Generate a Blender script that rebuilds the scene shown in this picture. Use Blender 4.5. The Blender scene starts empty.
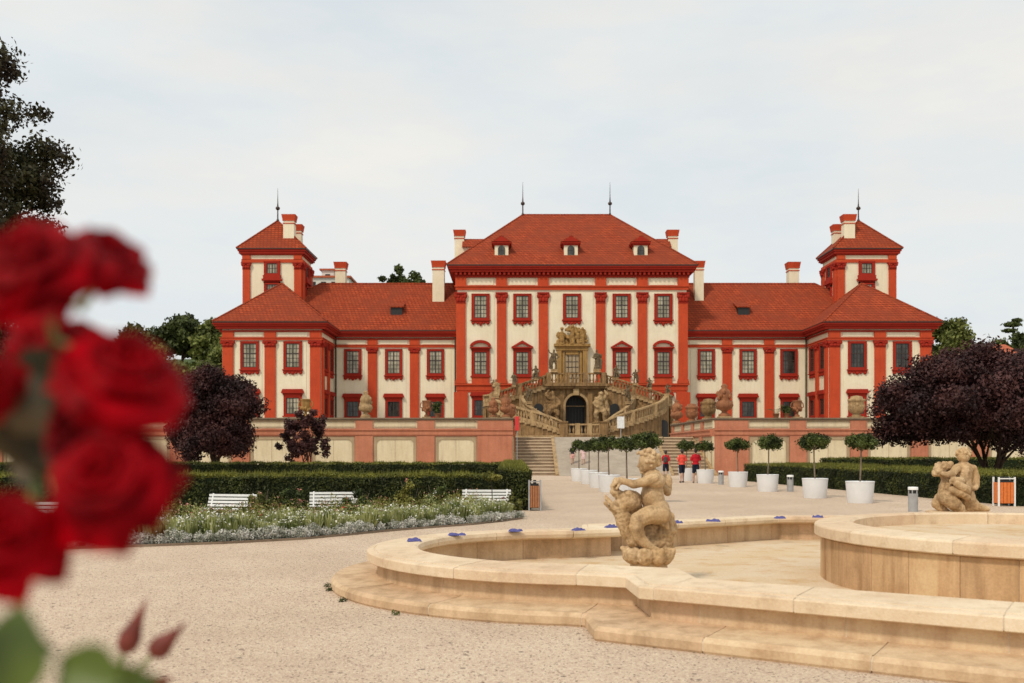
import bpy, bmesh, math, random
import numpy as np
from mathutils import Vector, Matrix, noise
random.seed(7); rng = np.random.default_rng(11)
PI = math.pi
scene = bpy.context.scene
COL = scene.collection
AX = 6.8                                  # x of the garden / palace axis; the camera stands at x = 0

# ------------------------------------------------------------------ materials
def nt_new(name):
    m = bpy.data.materials.new(name); m.use_nodes = True
    nt = m.node_tree; nt.nodes.clear()
    out = nt.nodes.new('ShaderNodeOutputMaterial'); b = nt.nodes.new('ShaderNodeBsdfPrincipled')
    nt.links.new(b.outputs[0], out.inputs[0])
    return m, nt, b
def N(nt, t, **kw):
    n = nt.nodes.new(t)
    for k, v in kw.items():
        if k in n.inputs: n.inputs[k].default_value = v
        else: setattr(n, k, v)
    return n
def mixc(nt, fac, a, b, mode='MIX'):
    n = nt.nodes.new('ShaderNodeMix'); n.data_type = 'RGBA'; n.blend_type = mode
    for s, v in ((0, fac), (6, a), (7, b)):
        if hasattr(v, 'is_output') or isinstance(v, bpy.types.NodeSocket): nt.links.new(v, n.inputs[s])
        else: n.inputs[s].default_value = v if s == 0 else (*v, 1) if len(v) == 3 else v
    return n.outputs[2]
def ramp(nt, fac, lo, hi):
    r = nt.nodes.new('ShaderNodeMapRange'); r.inputs[1].default_value = lo; r.inputs[2].default_value = hi
    nt.links.new(fac, r.inputs[0]); return r.outputs[0]
def pos(nt, scale=(1, 1, 1)):
    g = nt.nodes.new('ShaderNodeNewGeometry'); mp = nt.nodes.new('ShaderNodeMapping')
    mp.inputs['Scale'].default_value = scale; nt.links.new(g.outputs['Position'], mp.inputs[0]); return mp.outputs[0]
def noi(nt, vec, scale, detail=4, rough=.6):
    n = N(nt, 'ShaderNodeTexNoise'); n.inputs['Scale'].default_value = scale
    n.inputs['Detail'].default_value = detail; n.inputs['Roughness'].default_value = rough
    nt.links.new(vec, n.inputs['Vector']); return n.outputs['Fac']
def bumpn(nt, b, h, strength, dist):
    n = nt.nodes.new('ShaderNodeBump'); n.inputs['Strength'].default_value = strength; n.inputs['Distance'].default_value = dist
    nt.links.new(h, n.inputs['Height']); nt.links.new(n.outputs[0], b.inputs['Normal'])
def stone(name, c1, c2, scale=2.0, rough=.85, streak=0, stain=None, bump=.3, bdist=.02, spec=.2, fine=None, island=0, blotch=0):
    """plaster / stone / painted surface: large mottling, vertical streaks, dark stains, fine grain"""
    m, nt, b = nt_new(name)
    p = pos(nt)
    f = ramp(nt, noi(nt, p, scale, 5), .3, .7)
    col = mixc(nt, f, c1, c2)
    if streak:
        ps = pos(nt, (3.5, 3.5, .35))
        fs = ramp(nt, noi(nt, ps, 1.3, 4), .45, .8)
        k = nt.nodes.new('ShaderNodeMath'); k.operation = 'MULTIPLY'; k.inputs[1].default_value = streak
        nt.links.new(fs, k.inputs[0])
        col = mixc(nt, k.outputs[0], col, stain or tuple(x * .5 for x in c1))
    if blotch:
        kb = nt.nodes.new('ShaderNodeMath'); kb.operation = 'MULTIPLY'; kb.inputs[1].default_value = blotch
        nt.links.new(ramp(nt, noi(nt, p, scale * 2.7, 7, .7), .50, .72), kb.inputs[0])
        col = mixc(nt, kb.outputs[0], col, stain or tuple(x * .5 for x in c1))
    if island:
        gi = nt.nodes.new('ShaderNodeNewGeometry')
        col = mixc(nt, island, col, mixc(nt, gi.outputs['Random Per Island'], (.25, .22, .2), (.8, .8, .8)), 'OVERLAY')
    g = noi(nt, p, fine or scale * 14, 3)
    col = mixc(nt, ramp(nt, g, .25, .75), col, mixc(nt, .5, col, tuple(x * .72 for x in c1)), 'MIX') if False else mixc(nt, .22, col, mixc(nt, g, (0, 0, 0), (1, 1, 1)), 'OVERLAY')
    nt.links.new(col, b.inputs['Base Color'])
    b.inputs['Roughness'].default_value = rough; b.inputs['Specular IOR Level'].default_value = spec
    bumpn(nt, b, g, bump, bdist)
    return m
def plain(name, c, rough=.5, metal=0, spec=.5, var=.15, scale=6):
    m, nt, b = nt_new(name)
    p = pos(nt)
    col = mixc(nt, ramp(nt, noi(nt, p, scale), .3, .7), tuple(x * (1 - var) for x in c), tuple(min(1, x * (1 + var)) for x in c))
    nt.links.new(col, b.inputs['Base Color'])
    b.inputs['Roughness'].default_value = rough; b.inputs['Metallic'].default_value = metal
    b.inputs['Specular IOR Level'].default_value = spec
    return m
def leafmat(name, c1, c2, c3=None, rough=.6, trans=.12, big=.7):
    m, nt, b = nt_new(name)
    g = nt.nodes.new('ShaderNodeNewGeometry')
    col = mixc(nt, g.outputs['Random Per Island'], c1, c2)
    f = ramp(nt, noi(nt, pos(nt), big, 3), .42, .62)
    col = mixc(nt, f, col, c3 or tuple(x * .45 for x in c1))
    nt.links.new(col, b.inputs['Base Color'])
    b.inputs['Roughness'].default_value = rough; b.inputs['Specular IOR Level'].default_value = .25
    b.inputs['Transmission Weight'].default_value = 0
    if trans:
        t = nt.nodes.new('ShaderNodeBsdfTranslucent'); nt.links.new(col, t.inputs[0])
        mx = nt.nodes.new('ShaderNodeMixShader'); mx.inputs[0].default_value = trans
        nt.links.new(b.outputs[0], mx.inputs[1]); nt.links.new(t.outputs[0], mx.inputs[2])
        nt.links.new(mx.outputs[0], [n for n in nt.nodes if n.type == 'OUTPUT_MATERIAL'][0].inputs[0])
    return m

M = {}
M['cream'] = stone('cream_render', (.84, .765, .58), (.79, .705, .51), .35, streak=.32, stain=(.58, .50, .36), bump=.15, fine=9, blotch=.3)
M['red'] = stone('orange_red_paint', (.56, .078, .026), (.47, .060, .022), .5, streak=.4, stain=(.33, .042, .018), bump=.15, fine=9, blotch=.35)
M['crimson'] = stone('crimson_paint', (.37, .027, .013), (.31, .022, .011), .8, streak=.2, bump=.1, fine=9)
M['gutter'] = plain('gutter_metal', (.05, .028, .02), .5, .3)
M['glass'] = None
def panes(name, c1, c2):
    m, nt, b = nt_new(name)
    p = pos(nt, (1, 1, .35))
    col = mixc(nt, ramp(nt, noi(nt, p, 1.4, 2), .4, .62), c1, c2)
    nt.links.new(col, b.inputs['Base Color']); b.inputs['Roughness'].default_value = .12
    b.inputs['Specular IOR Level'].default_value = .6
    return m
M['glass'] = panes('window_glass_curtained', (.20, .185, .125), (.46, .42, .30))
M['glass_dark'] = panes('window_glass_dark', (.012, .011, .010), (.06, .055, .045))
M['sash'] = plain('dark_sash_wood', (.035, .022, .016), .5)
M['roof'] = None
def rooftile():
    m, nt, b = nt_new('clay_roof_tiles')
    g = nt.nodes.new('ShaderNodeNewGeometry'); s = nt.nodes.new('ShaderNodeSeparateXYZ'); nt.links.new(g.outputs['Position'], s.inputs[0])
    a = nt.nodes.new('ShaderNodeMath'); a.operation = 'ADD'; nt.links.new(s.outputs[0], a.inputs[0]); nt.links.new(s.outputs[1], a.inputs[1])
    c = nt.nodes.new('ShaderNodeCombineXYZ'); nt.links.new(a.outputs[0], c.inputs[0]); nt.links.new(s.outputs[2], c.inputs[1])
    br = nt.nodes.new('ShaderNodeTexBrick'); nt.links.new(c.outputs[0], br.inputs['Vector'])
    for k, v in (('Scale', 1.0), ('Brick Width', .42), ('Row Height', .30), ('Mortar Size', .045), ('Mortar Smooth', .6), ('Bias', .0)):
        br.inputs[k].default_value = v
    br.inputs['Color1'].default_value = (.44, .080, .029, 1); br.inputs['Color2'].default_value = (.30, .050, .020, 1); br.inputs['Mortar'].default_value = (.10, .018, .010, 1)
    col = mixc(nt, ramp(nt, noi(nt, g.outputs['Position'], .45, 5), .35, .75), br.outputs['Color'], (.22, .046, .022))
    nt.links.new(col, b.inputs['Base Color']); b.inputs['Roughness'].default_value = .9; b.inputs['Specular IOR Level'].default_value = .1
    bumpn(nt, b, br.outputs['Fac'], -.6, .05)
    return m
M['roof'] = rooftile()
M['sand'] = stone('weathered_sandstone', (.42, .255, .115), (.20, .12, .052), 1.6, streak=.9, stain=(.045, .03, .02), bump=1.0, bdist=.06)
M['sand_light'] = stone('pale_sandstone', (.56, .39, .20), (.33, .215, .105), 1.8, streak=.7, stain=(.09, .06, .04), bump=.8, bdist=.05)
M['ochre'] = stone('ochre_portal_stone', (.42, .25, .08), (.30, .17, .06), 1.5, streak=.5, stain=(.08, .05, .025), bump=.4)
M['statue_dark'] = stone('dark_statue_stone', (.25, .18, .10), (.10, .07, .042), 3.5, streak=.5, stain=(.03, .022, .016), bump=.6, bdist=.05)
M['salmon'] = stone('salmon_brick_render', (.54, .225, .135), (.44, .165, .095), 1.1, streak=.45, stain=(.28, .11, .07), bump=.3)
M['panel'] = stone('cream_wall_panel', (.74, .66, .47), (.66, .57, .38), .6, streak=.35, stain=(.30, .23, .14), bump=.15)
M['panelframe'] = stone('tan_panel_frame', (.46, .36, .23), (.36, .27, .17), 1.5, streak=.4, bump=.3)
M['coping'] = stone('grey_coping_stone', (.27, .20, .14), (.18, .13, .09), 1.5, streak=.4, bump=.4)
M['terracotta'] = stone('terracotta', (.40, .17, .08), (.22, .09, .045), 3, streak=.6, stain=(.07, .035, .02), bump=.5, bdist=.04)
M['fount'] = stone('fountain_sandstone', (.68, .51, .33), (.58, .41, .245), 1.1, streak=.7, stain=(.30, .17, .085), bump=.45, bdist=.01, fine=38, island=.2, blotch=.5)
M['fount_top'] = stone('fountain_coping_sandstone', (.78, .64, .46), (.66, .50, .335), 1.6, streak=.2, stain=(.36, .24, .13), bump=.45, bdist=.01, fine=42, island=.2, blotch=.45)
M['mortar'] = stone('mortar', (.70, .60, .46), (.52, .42, .30), 6, bump=.3)
M['statue'] = stone('putto_sandstone', (.72, .53, .32), (.52, .33, .155), 2.6, streak=.6, stain=(.16, .085, .04), bump=.9, bdist=.012, fine=70, blotch=.7)
M['basin'] = stone('basin_floor_sand', (.68, .56, .41), (.62, .46, .27), .8, bump=.6, bdist=.02, fine=26, blotch=.75, stain=(.50, .27, .09))
M['mulch'] = stone('planted_bed_ground', (.10, .10, .04), (.15, .12, .06), 2.5, streak=0, bump=1, bdist=.05, fine=22)
M['cobble'] = stone('ramp_cobbles', (.44, .37, .29), (.33, .27, .21), .9, bump=1, bdist=.06, fine=6)
M['step'] = stone('step_tread_stone', (.62, .50, .36), (.50, .39, .27), 1.5, bump=.4)
M['riser'] = stone('dark_step_riser', (.40, .30, .205), (.28, .20, .135), 2, bump=.4)
M['white'] = plain('white_paint', (.80, .80, .78), .45, 0, .5, .04)
M['pot'] = plain('white_planter_plastic', (.74, .75, .76), .4, 0, .5, .05, 3)
M['soil'] = stone('soil', (.05, .035, .022), (.03, .02, .013), 8, bump=1)
M['grey'] = plain('grey_metal', (.34, .34, .34), .6, 0)
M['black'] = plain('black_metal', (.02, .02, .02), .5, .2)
M['orange'] = plain('orange_bin_panel', (.66, .17, .03), .5, 0, .5, .2, 12)
M['wood'] = plain('orange_brown_wood', (.38, .15, .06), .6, 0, .4, .2, 12)
M['blue'] = plain('blue_cloth', (.10, .10, .27), .9, 0, .2, .3, 60)
M['bark'] = stone('bark', (.075, .048, .035), (.04, .026, .02), 5, bump=1, bdist=.03)
M['bark_pale'] = stone('pale_stem_bark', (.25, .20, .14), (.16, .12, .085), 8, bump=.6)
M['purple'] = leafmat('purple_plum_leaves', (.058, .021, .021), (.105, .041, .036), (.026, .012, .012))
M['topleaf'] = leafmat('dark_olive_leaves', (.040, .042, .015), (.080, .074, .028), (.030, .020, .012), big=.5)
M['green'] = leafmat('mid_green_leaves', (.13, .16, .035), (.22, .24, .06), big=.25)
M['darkgreen'] = leafmat('dark_green_leaves', (.055, .075, .02), (.11, .135, .035), big=.3)
M['bay'] = leafmat('bay_leaves', (.045, .068, .015), (.14, .17, .04), big=2.5)
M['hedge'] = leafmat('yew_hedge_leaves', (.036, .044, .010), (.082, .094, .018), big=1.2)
M['hedgetop'] = leafmat('yew_lit_top_growth', (.15, .155, .025), (.26, .245, .042), (.085, .092, .017), big=1.2)  # yellow-green top shoots, painted brighter than the sides to look lit
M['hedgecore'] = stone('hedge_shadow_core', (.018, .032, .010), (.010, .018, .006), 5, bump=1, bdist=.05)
M['bedgreen'] = leafmat('bedding_leaves', (.34, .37, .12), (.62, .62, .30), (.17, .20, .06), big=2.5)
M['bedyellow'] = leafmat('yellow_green_leaves', (.17, .17, .035), (.30, .27, .06), (.08, .09, .02), big=2.5)
M['silver'] = leafmat('silver_leaves', (.50, .49, .43), (.75, .73, .68), (.30, .31, .24), big=5)
M['whitepetal'] = leafmat('white_petals', (.75, .74, .66), (.85, .84, .80), (.6, .6, .5), big=3)
M['pinkpetal'] = leafmat('pink_petals', (.50, .20, .16), (.62, .42, .33), (.40, .10, .07), big=3)
M['redpetal'] = leafmat('small_red_petals', (.5, .02, .02), (.62, .08, .05), (.3, .01, .01), big=3)
M['skin'] = plain('skin', (.50, .28, .19), .55, 0, .4, .08)
M['hair'] = plain('dark_hair', (.02, .013, .01), .5)
M['hair_brown'] = plain('brown_hair', (.10, .05, .03), .5)
M['coral'] = plain('coral_shirt_cloth', (.72, .085, .06), .85, 0, .2)
M['redshirt'] = plain('crimson_shirt_cloth', (.48, .015, .025), .85, 0, .2)
M['navy'] = plain('navy_shorts_cloth', (.015, .018, .035), .85, 0, .2)
M['pink'] = plain('pink_skirt_cloth', (.65, .36, .33), .85, 0, .2)
M['palepink'] = plain('pale_pink_cloth', (.72, .52, .52), .85, 0, .2)
M['bag'] = plain('backpack_cloth', (.05, .045, .04), .8)
M['shoe'] = plain('shoe_leather', (.04, .03, .03), .6)
M['hill'] = stone('hillside_grass', (.055, .085, .022), (.08, .10, .03), .06, bump=1, bdist=1, fine=.8)
M['farwhite'] = plain('far_white_render', (.62, .60, .54), .8)
M['farroof'] = plain('far_roof_tiles', (.42, .10, .04), .8)
M['fardark'] = plain('far_dark_roof', (.07, .05, .045), .8)
M['signwhite'] = plain('white_notice_board', (.75, .76, .76), .5)
M['signred'] = plain('red_sign_plate', (.62, .03, .03), .5)

def rosemat():
    m, nt, b = nt_new('red_rose_petal')
    g = nt.nodes.new('ShaderNodeNewGeometry')
    col = mixc(nt, g.outputs['Random Per Island'], (.20, .000, .003), (.56, .001, .009))
    col = mixc(nt, ramp(nt, noi(nt, g.outputs['Position'], 22, 3), .4, .7), col, (.10, .0, .002))
    nt.links.new(col, b.inputs['Base Color']); b.inputs['Roughness'].default_value = .5; b.inputs['Specular IOR Level'].default_value = .06
    t = nt.nodes.new('ShaderNodeBsdfTranslucent'); nt.links.new(col, t.inputs[0])
    mx = nt.nodes.new('ShaderNodeMixShader'); mx.inputs[0].default_value = .25
    nt.links.new(b.outputs[0], mx.inputs[1]); nt.links.new(t.outputs[0], mx.inputs[2])
    nt.links.new(mx.outputs[0], [n for n in nt.nodes if n.type == 'OUTPUT_MATERIAL'][0].inputs[0])
    return m
M['rose'] = rosemat()
M['streaked'] = stone('streaked_basin_wall', (.64, .45, .26), (.55, .36, .19), 1.1, streak=1.0, stain=(.27, .12, .045), bump=.35, bdist=.008, fine=38, island=.3, blotch=.3)
M['roseleaf'] = leafmat('rose_leaf', (.08, .12, .022), (.11, .15, .03), (.05, .075, .018), rough=.4, big=15)
M['roseleaf_dark'] = leafmat('dark_rose_leaf', (.07, .065, .02), (.10, .05, .025), (.035, .03, .012), rough=.5, big=15)
M['rosestem'] = plain('rose_stem', (.20, .24, .07), .5, 0, .4, .3, 20)
M['bud'] = plain('reddish_bud_sepals', (.17, .035, .025), .55, 0, .3, .3, 30)

def gravel():
    m, nt, b = nt_new('pinkish_gravel')
    p = pos(nt)
    big = ramp(nt, noi(nt, p, .22, 4), .35, .65)
    col = mixc(nt, big, (.55, .43, .32), (.63, .50, .38))
    v = nt.nodes.new('ShaderNodeTexVoronoi'); v.inputs['Scale'].default_value = 62; nt.links.new(p, v.inputs['Vector'])
    sep = nt.nodes.new('ShaderNodeSeparateColor'); nt.links.new(v.outputs['Color'], sep.inputs[0])
    col = mixc(nt, .34, col, mixc(nt, sep.outputs[0], (.14, .14, .14), (.88, .87, .86)), 'OVERLAY')
    col = mixc(nt, .5, col, mixc(nt, ramp(nt, noi(nt, p, .9, 6, .7), .3, .7), (.42, .42, .42), (.57, .56, .55)), 'OVERLAY')
    dk = ramp(nt, sep.outputs[1], .945, .95)
    col = mixc(nt, dk, col, (.20, .135, .10))
    v2 = nt.nodes.new('ShaderNodeTexVoronoi'); v2.inputs['Scale'].default_value = 13; nt.links.new(p, v2.inputs['Vector'])
    s2 = nt.nodes.new('ShaderNodeSeparateColor'); nt.links.new(v2.outputs['Color'], s2.inputs[0])
    near = ramp(nt, v2.outputs['Distance'], .35, .25)
    mm = nt.nodes.new('ShaderNodeMath'); mm.operation = 'MULTIPLY'
    nt.links.new(ramp(nt, s2.outputs[0], .965, .975), mm.inputs[0]); nt.links.new(near, mm.inputs[1])
    col = mixc(nt, mm.outputs[0], col, (.20, .15, .12))
    nt.links.new(col, b.inputs['Base Color']); b.inputs['Roughness'].default_value = .95; b.inputs['Specular IOR Level'].default_value = .15
    h = mixc(nt, .5, v.outputs['Distance'], noi(nt, p, 5, 5))
    bumpn(nt, b, h, .9, .018)
    return m
M['gravel'] = gravel()

def crevice_shade(name, dark, lo=.42, hi=.52):  # paints shade into the base colour of folds and hollows
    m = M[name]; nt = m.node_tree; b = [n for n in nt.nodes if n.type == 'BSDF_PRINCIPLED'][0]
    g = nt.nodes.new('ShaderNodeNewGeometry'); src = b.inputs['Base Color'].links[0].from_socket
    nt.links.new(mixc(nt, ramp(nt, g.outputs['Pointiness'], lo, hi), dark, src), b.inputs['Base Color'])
crevice_shade('statue', (.16, .085, .035)); crevice_shade('statue_dark', (.03, .02, .013)); crevice_shade('ochre', (.07, .04, .016))
# ------------------------------------------------------------------ mesh building
class MB:
    def __init__(s, T=None): s.v = []; s.f = []; s.mi = []; s.sm = []; s.T = T or Matrix()
    def add(s, vs, fs, mi=0, smooth=False):
        n = len(s.v); T = s.T
        s.v += [tuple(T @ Vector(p)) for p in vs]
        s.f += [tuple(i + n for i in f) for f in fs]
        s.mi += [mi] * len(fs); s.sm += [smooth] * len(fs)
    def box(s, x0, x1, y0, y1, z0, z1, mi=0, b=0):
        if x0 > x1: x0, x1 = x1, x0
        if b <= 0:
            vs = [(x, y, z) for z in (z0, z1) for y in (y0, y1) for x in (x0, x1)]
            s.add(vs, [(0, 2, 3, 1), (4, 5, 7, 6), (0, 1, 5, 4), (2, 6, 7, 3), (0, 4, 6, 2), (1, 3, 7, 5)], mi)
        else:
            bm = bmesh.new(); bmesh.ops.create_cube(bm, size=1)
            for v in bm.verts: v.co = Vector(((x0 + x1) / 2 + v.co.x * (x1 - x0), (y0 + y1) / 2 + v.co.y * (y1 - y0), (z0 + z1) / 2 + v.co.z * (z1 - z0)))
            bmesh.ops.bevel(bm, geom=bm.edges[:], offset=b, segments=2, affect='EDGES')
            s.addbm(bm, mi)
    def addbm(s, bm, mi=0, smooth=False):
        bm.verts.index_update()
        s.add([v.co[:] for v in bm.verts], [tuple(v.index for v in f.verts) for f in bm.faces], mi, smooth); bm.free()
    def prism(s, poly, z0, z1, mi=0):          # polygon in xy, vertical extrusion
        n = len(poly); a = sum(poly[i][0] * poly[(i + 1) % n][1] - poly[(i + 1) % n][0] * poly[i][1] for i in range(n))
        if a < 0: poly = poly[::-1]
        vs = [(x, y, z0) for x, y in poly] + [(x, y, z1) for x, y in poly]
        s.add(vs, [tuple(range(n))[::-1], tuple(range(n, 2 * n))] + [(i, (i + 1) % n, (i + 1) % n + n, i + n) for i in range(n)], mi)
    def xprism(s, poly, y0, y1, mi=0):         # polygon in xz, extruded along y
        n = len(poly); a = sum(poly[i][0] * poly[(i + 1) % n][1] - poly[(i + 1) % n][0] * poly[i][1] for i in range(n))
        if a < 0: poly = poly[::-1]
        vs = [(x, y0, z) for x, z in poly] + [(x, y1, z) for x, z in poly]
        s.add(vs, [tuple(range(n)), tuple(range(n, 2 * n))[::-1]] + [(i, i + n, (i + 1) % n + n, (i + 1) % n) for i in range(n)], mi)
    def lathe(s, prof, c=(0, 0, 0), seg=12, mi=0, smooth=True, caps=True, sq=None):
        vs = []; m = len(prof)
        for r, z in prof:
            for k in range(seg):
                a = 2 * PI * k / seg + (PI / seg if sq else 0)
                vs.append((c[0] + r * math.cos(a), c[1] + r * math.sin(a), c[2] + z))
        fs = [(i * seg + k, i * seg + (k + 1) % seg, (i + 1) * seg + (k + 1) % seg, (i + 1) * seg + k) for i in range(m - 1) for k in range(seg)]
        s.add(vs, fs, mi, smooth)
        if caps: s.add(vs[:seg], [tuple(range(seg))[::-1]], mi); s.add(vs[(m - 1) * seg:], [tuple(range(seg))], mi)
    def tube(s, pts, r0, r1=None, seg=8, mi=0, smooth=True):
        pts = [Vector(p) for p in pts]; n = len(pts)
        rs = r0 if isinstance(r0, (list, tuple)) else [r0 + ((r0 if r1 is None else r1) - r0) * i / (n - 1) for i in range(n)]
        vs = []; prev = None
        for i, p in enumerate(pts):
            d = (pts[min(i + 1, n - 1)] - pts[max(i - 1, 0)]).normalized()
            a = prev if prev else (Vector((1, 0, 0)) if abs(d.x) < .8 else Vector((0, 1, 0)))
            a = (a - d * a.dot(d)).normalized(); b = d.cross(a); prev = a
            for k in range(seg):
                t = 2 * PI * k / seg; vs.append(tuple(p + (a * math.cos(t) + b * math.sin(t)) * rs[i]))
        fs = [(i * seg + k, i * seg + (k + 1) % seg, (i + 1) * seg + (k + 1) % seg, (i + 1) * seg + k) for i in range(n - 1) for k in range(seg)]
        s.add(vs, fs, mi, smooth); s.add(vs[:seg], [tuple(range(seg))[::-1]], mi); s.add(vs[(n - 1) * seg:], [tuple(range(seg))], mi)
    def ell(s, c, r, mi=0, sub=2, rot=None):
        bm = bmesh.new(); bmesh.ops.create_icosphere(bm, subdivisions=sub, radius=1)
        for v in bm.verts:
            p = Vector((v.co.x * r[0], v.co.y * r[1], v.co.z * r[2]))
            if rot: p = rot @ p
            v.co = p + Vector(c)
        s.addbm(bm, mi, True)
    def build(s, name, mats, parent=None, **kw):
        me = bpy.data.meshes.new(name)
        off = wloc(parent) if parent else None
        a = np.array(s.v, dtype=np.float64)
        if off is None:
            lo = a.min(0); hi = a.max(0); off = Vector(((lo[0] + hi[0]) / 2, (lo[1] + hi[1]) / 2, lo[2])); loc = off
            if kw.get('origin'): off = loc = Vector(kw['origin'])
        else: loc = Vector((0, 0, 0))
        a -= np.array(off)
        me.from_pydata(a.tolist(), [], s.f)
        if not isinstance(mats, (list, tuple)): mats = [mats]
        for m in mats: me.materials.append(M[m] if isinstance(m, str) else m)
        me.polygons.foreach_set('material_index', s.mi); me.polygons.foreach_set('use_smooth', s.sm); me.update()
        o = bpy.data.objects.new(name, me); COL.objects.link(o); o.location = loc
        if parent: o.parent = parent
        return o
def wloc(o):
    p = Vector((0, 0, 0))
    while o: p += o.location; o = o.parent
    return p
def tag(o, label=None, cat=None, group=None, kind=None):
    if label: o['label'] = label
    if cat: o['category'] = cat
    if group: o['group'] = group
    if kind: o['kind'] = kind
    return o
def thing(name, loc, label, cat, group=None, rz=0):
    o = bpy.data.objects.new(name, None); COL.objects.link(o); o.location = loc; o.rotation_euler = (0, 0, rz); o.empty_display_size = .3
    return tag(o, label, cat, group)
def dup(o, loc=None, rz=None, label=None, scale=None, parent=None, group=None):
    c = o.copy(); COL.objects.link(c)
    c.parent = parent
    if loc is not None: c.location = loc
    if rz is not None: c.rotation_euler = (0, 0, rz)
    if scale is not None: c.scale = scale if hasattr(scale, '__len__') else (scale,) * 3
    if label: c['label'] = label
    if group: c['group'] = group
    for ch in list(o.children): dup(ch, parent=c)
    return c
def struct(mb, name, mat):
    return tag(mb.build(name, mat), kind='structure')

def npmesh(name, verts, faces, mats, parent=None, smooth=False, mi=None, loc=None):
    """quads from numpy arrays"""
    me = bpy.data.meshes.new(name)
    off = np.array(wloc(parent)) if parent else np.array(loc if loc is not None else (0, 0, 0), dtype=float)
    verts = verts - off
    nv, nf, k = len(verts), len(faces), faces.shape[1]
    me.vertices.add(nv); me.vertices.foreach_set('co', verts.astype(np.float32).ravel())
    me.loops.add(nf * k); me.loops.foreach_set('vertex_index', faces.astype(np.int32).ravel())
    me.polygons.add(nf); me.polygons.foreach_set('loop_start', np.arange(0, nf * k, k, dtype=np.int32))
    if not isinstance(mats, (list, tuple)): mats = [mats]
    for m in mats: me.materials.append(M[m])
    if mi is not None: me.polygons.foreach_set('material_index', mi.astype(np.int32))
    me.update(calc_edges=True)
    o = bpy.data.objects.new(name, me); COL.objects.link(o)
    o.location = (0, 0, 0) if parent else off.tolist()
    if parent: o.parent = parent
    return o
def leafquads(P, nrm, size, jit=.9, asp=.55):
    n = len(P)
    d = nrm + rng.normal(0, jit, (n, 3)); d /= np.linalg.norm(d, axis=1)[:, None] + 1e-9
    t = rng.normal(0, 1, (n, 3)); t -= d * (t * d).sum(1)[:, None]; t /= np.linalg.norm(t, axis=1)[:, None] + 1e-9
    b = np.cross(d, t)
    s = (size * rng.uniform(.6, 1.35, n))[:, None]
    V = np.stack([P - t * s, P + b * s * asp + d * s * .15, P + t * s, P - b * s * asp + d * s * .15], 1).reshape(-1, 3)
    return V, np.arange(4 * n).reshape(n, 4)
def crown_pts(clumps, n, shell=.45):
    c = np.array(clumps, dtype=float); vol = (c[:, 3] * c[:, 4] * c[:, 5]) ** .75; vol /= vol.sum()
    idx = rng.choice(len(c), n, p=vol)
    d = rng.normal(0, 1, (n, 3)); d /= np.linalg.norm(d, axis=1)[:, None]
    ph = c[idx, 0] * 7 + c[idx, 2] * 11
    r = rng.uniform(0, 1, n) ** shell * (.86 + .34 * np.sin(d[:, 0] * 5 + ph) * np.sin(d[:, 1] * 4 + ph * 1.7) * np.cos(d[:, 2] * 5 + ph) + .10 * rng.normal(0, 1, n))
    return c[idx, :3] + d * r[:, None] * c[idx, 3:6], d
def crown_clumps(c, r, k, cr, flat=.75, inner=.35, seed=0):
    """sub-clumps spread over an uneven ellipsoid"""
    R = random.Random(seed); out = []
    for i in range(k):
        while True:
            d = Vector((R.gauss(0, 1), R.gauss(0, 1), R.gauss(0, 1))).normalized()
            if d.z > -.75: break
        rr = R.uniform(inner, 1.0) ** .5
        nz = .78 + .34 * noise.noise(d * 1.9 + Vector((seed, 0, 0))) + .12 * R.random()
        q = cr * R.uniform(.6, 1.3)
        out.append((c[0] + d.x * r[0] * rr * nz, c[1] + d.y * r[1] * rr * nz, c[2] + d.z * r[2] * rr * nz, q, q, q * flat))
    return out
def make_tree(name, base, crown_c, crown_r, k, cr, n, size, leaf, label, cat='tree', group=None, trunk_r=.2, seed=1, stems=1, bark='bark', limbs=9, lowest=None, shell=.45, extra=()):
    t = thing(name, base, label, cat, group)
    cl = crown_clumps(crown_c, crown_r, k, cr, seed=seed) + list(extra)
    P, d = crown_pts(cl, n, shell)
    if lowest is not None:
        keep = P[:, 2] > lowest + .5 * np.sin(P[:, 0] * 1.7) ; P, d = P[keep], d[keep]
    V, F = leafquads(P, d, size)
    npmesh('crown', V, F, leaf, t)
    tb = MB(); R = random.Random(seed + 5)
    B = Vector(base); C = Vector(crown_c)
    for s_ in range(stems):
        a = 2 * PI * s_ / max(1, stems)
        sp = Vector((math.cos(a), math.sin(a), 0)) * (crown_r[0] * .28 if stems > 1 else 0)
        top = C + sp + Vector((0, 0, crown_r[2] * .25)); fork = B.lerp(top, .38 if stems == 1 else .2) + Vector((R.uniform(-.1, .1), 0, 0))
        r_ = trunk_r / math.sqrt(stems)
        tb.tube([B + sp * .08 - Vector((0, 0, .1)), B.lerp(fork, .5) + Vector((R.uniform(-.3, .3) * trunk_r, 0, 0)), fork, fork.lerp(top, .5), top], [r_ * 1.25, r_, r_ * .8, r_ * .45, r_ * .12], mi=0)
        for i in range(limbs // stems + 1):
            q = Vector(cl[R.randrange(len(cl))][:3])
            s0 = fork.lerp(top, R.uniform(0, .5))
            mid = s0.lerp(q, .5) + Vector((R.uniform(-.12, .12), R.uniform(-.12, .12), R.uniform(.0, .15))) * (q - s0).length
            tb.tube([s0, mid, q], [r_ * .5, r_ * .28, r_ * .08], seg=6)
    tb.build('trunk', bark, t)
    return t

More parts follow.
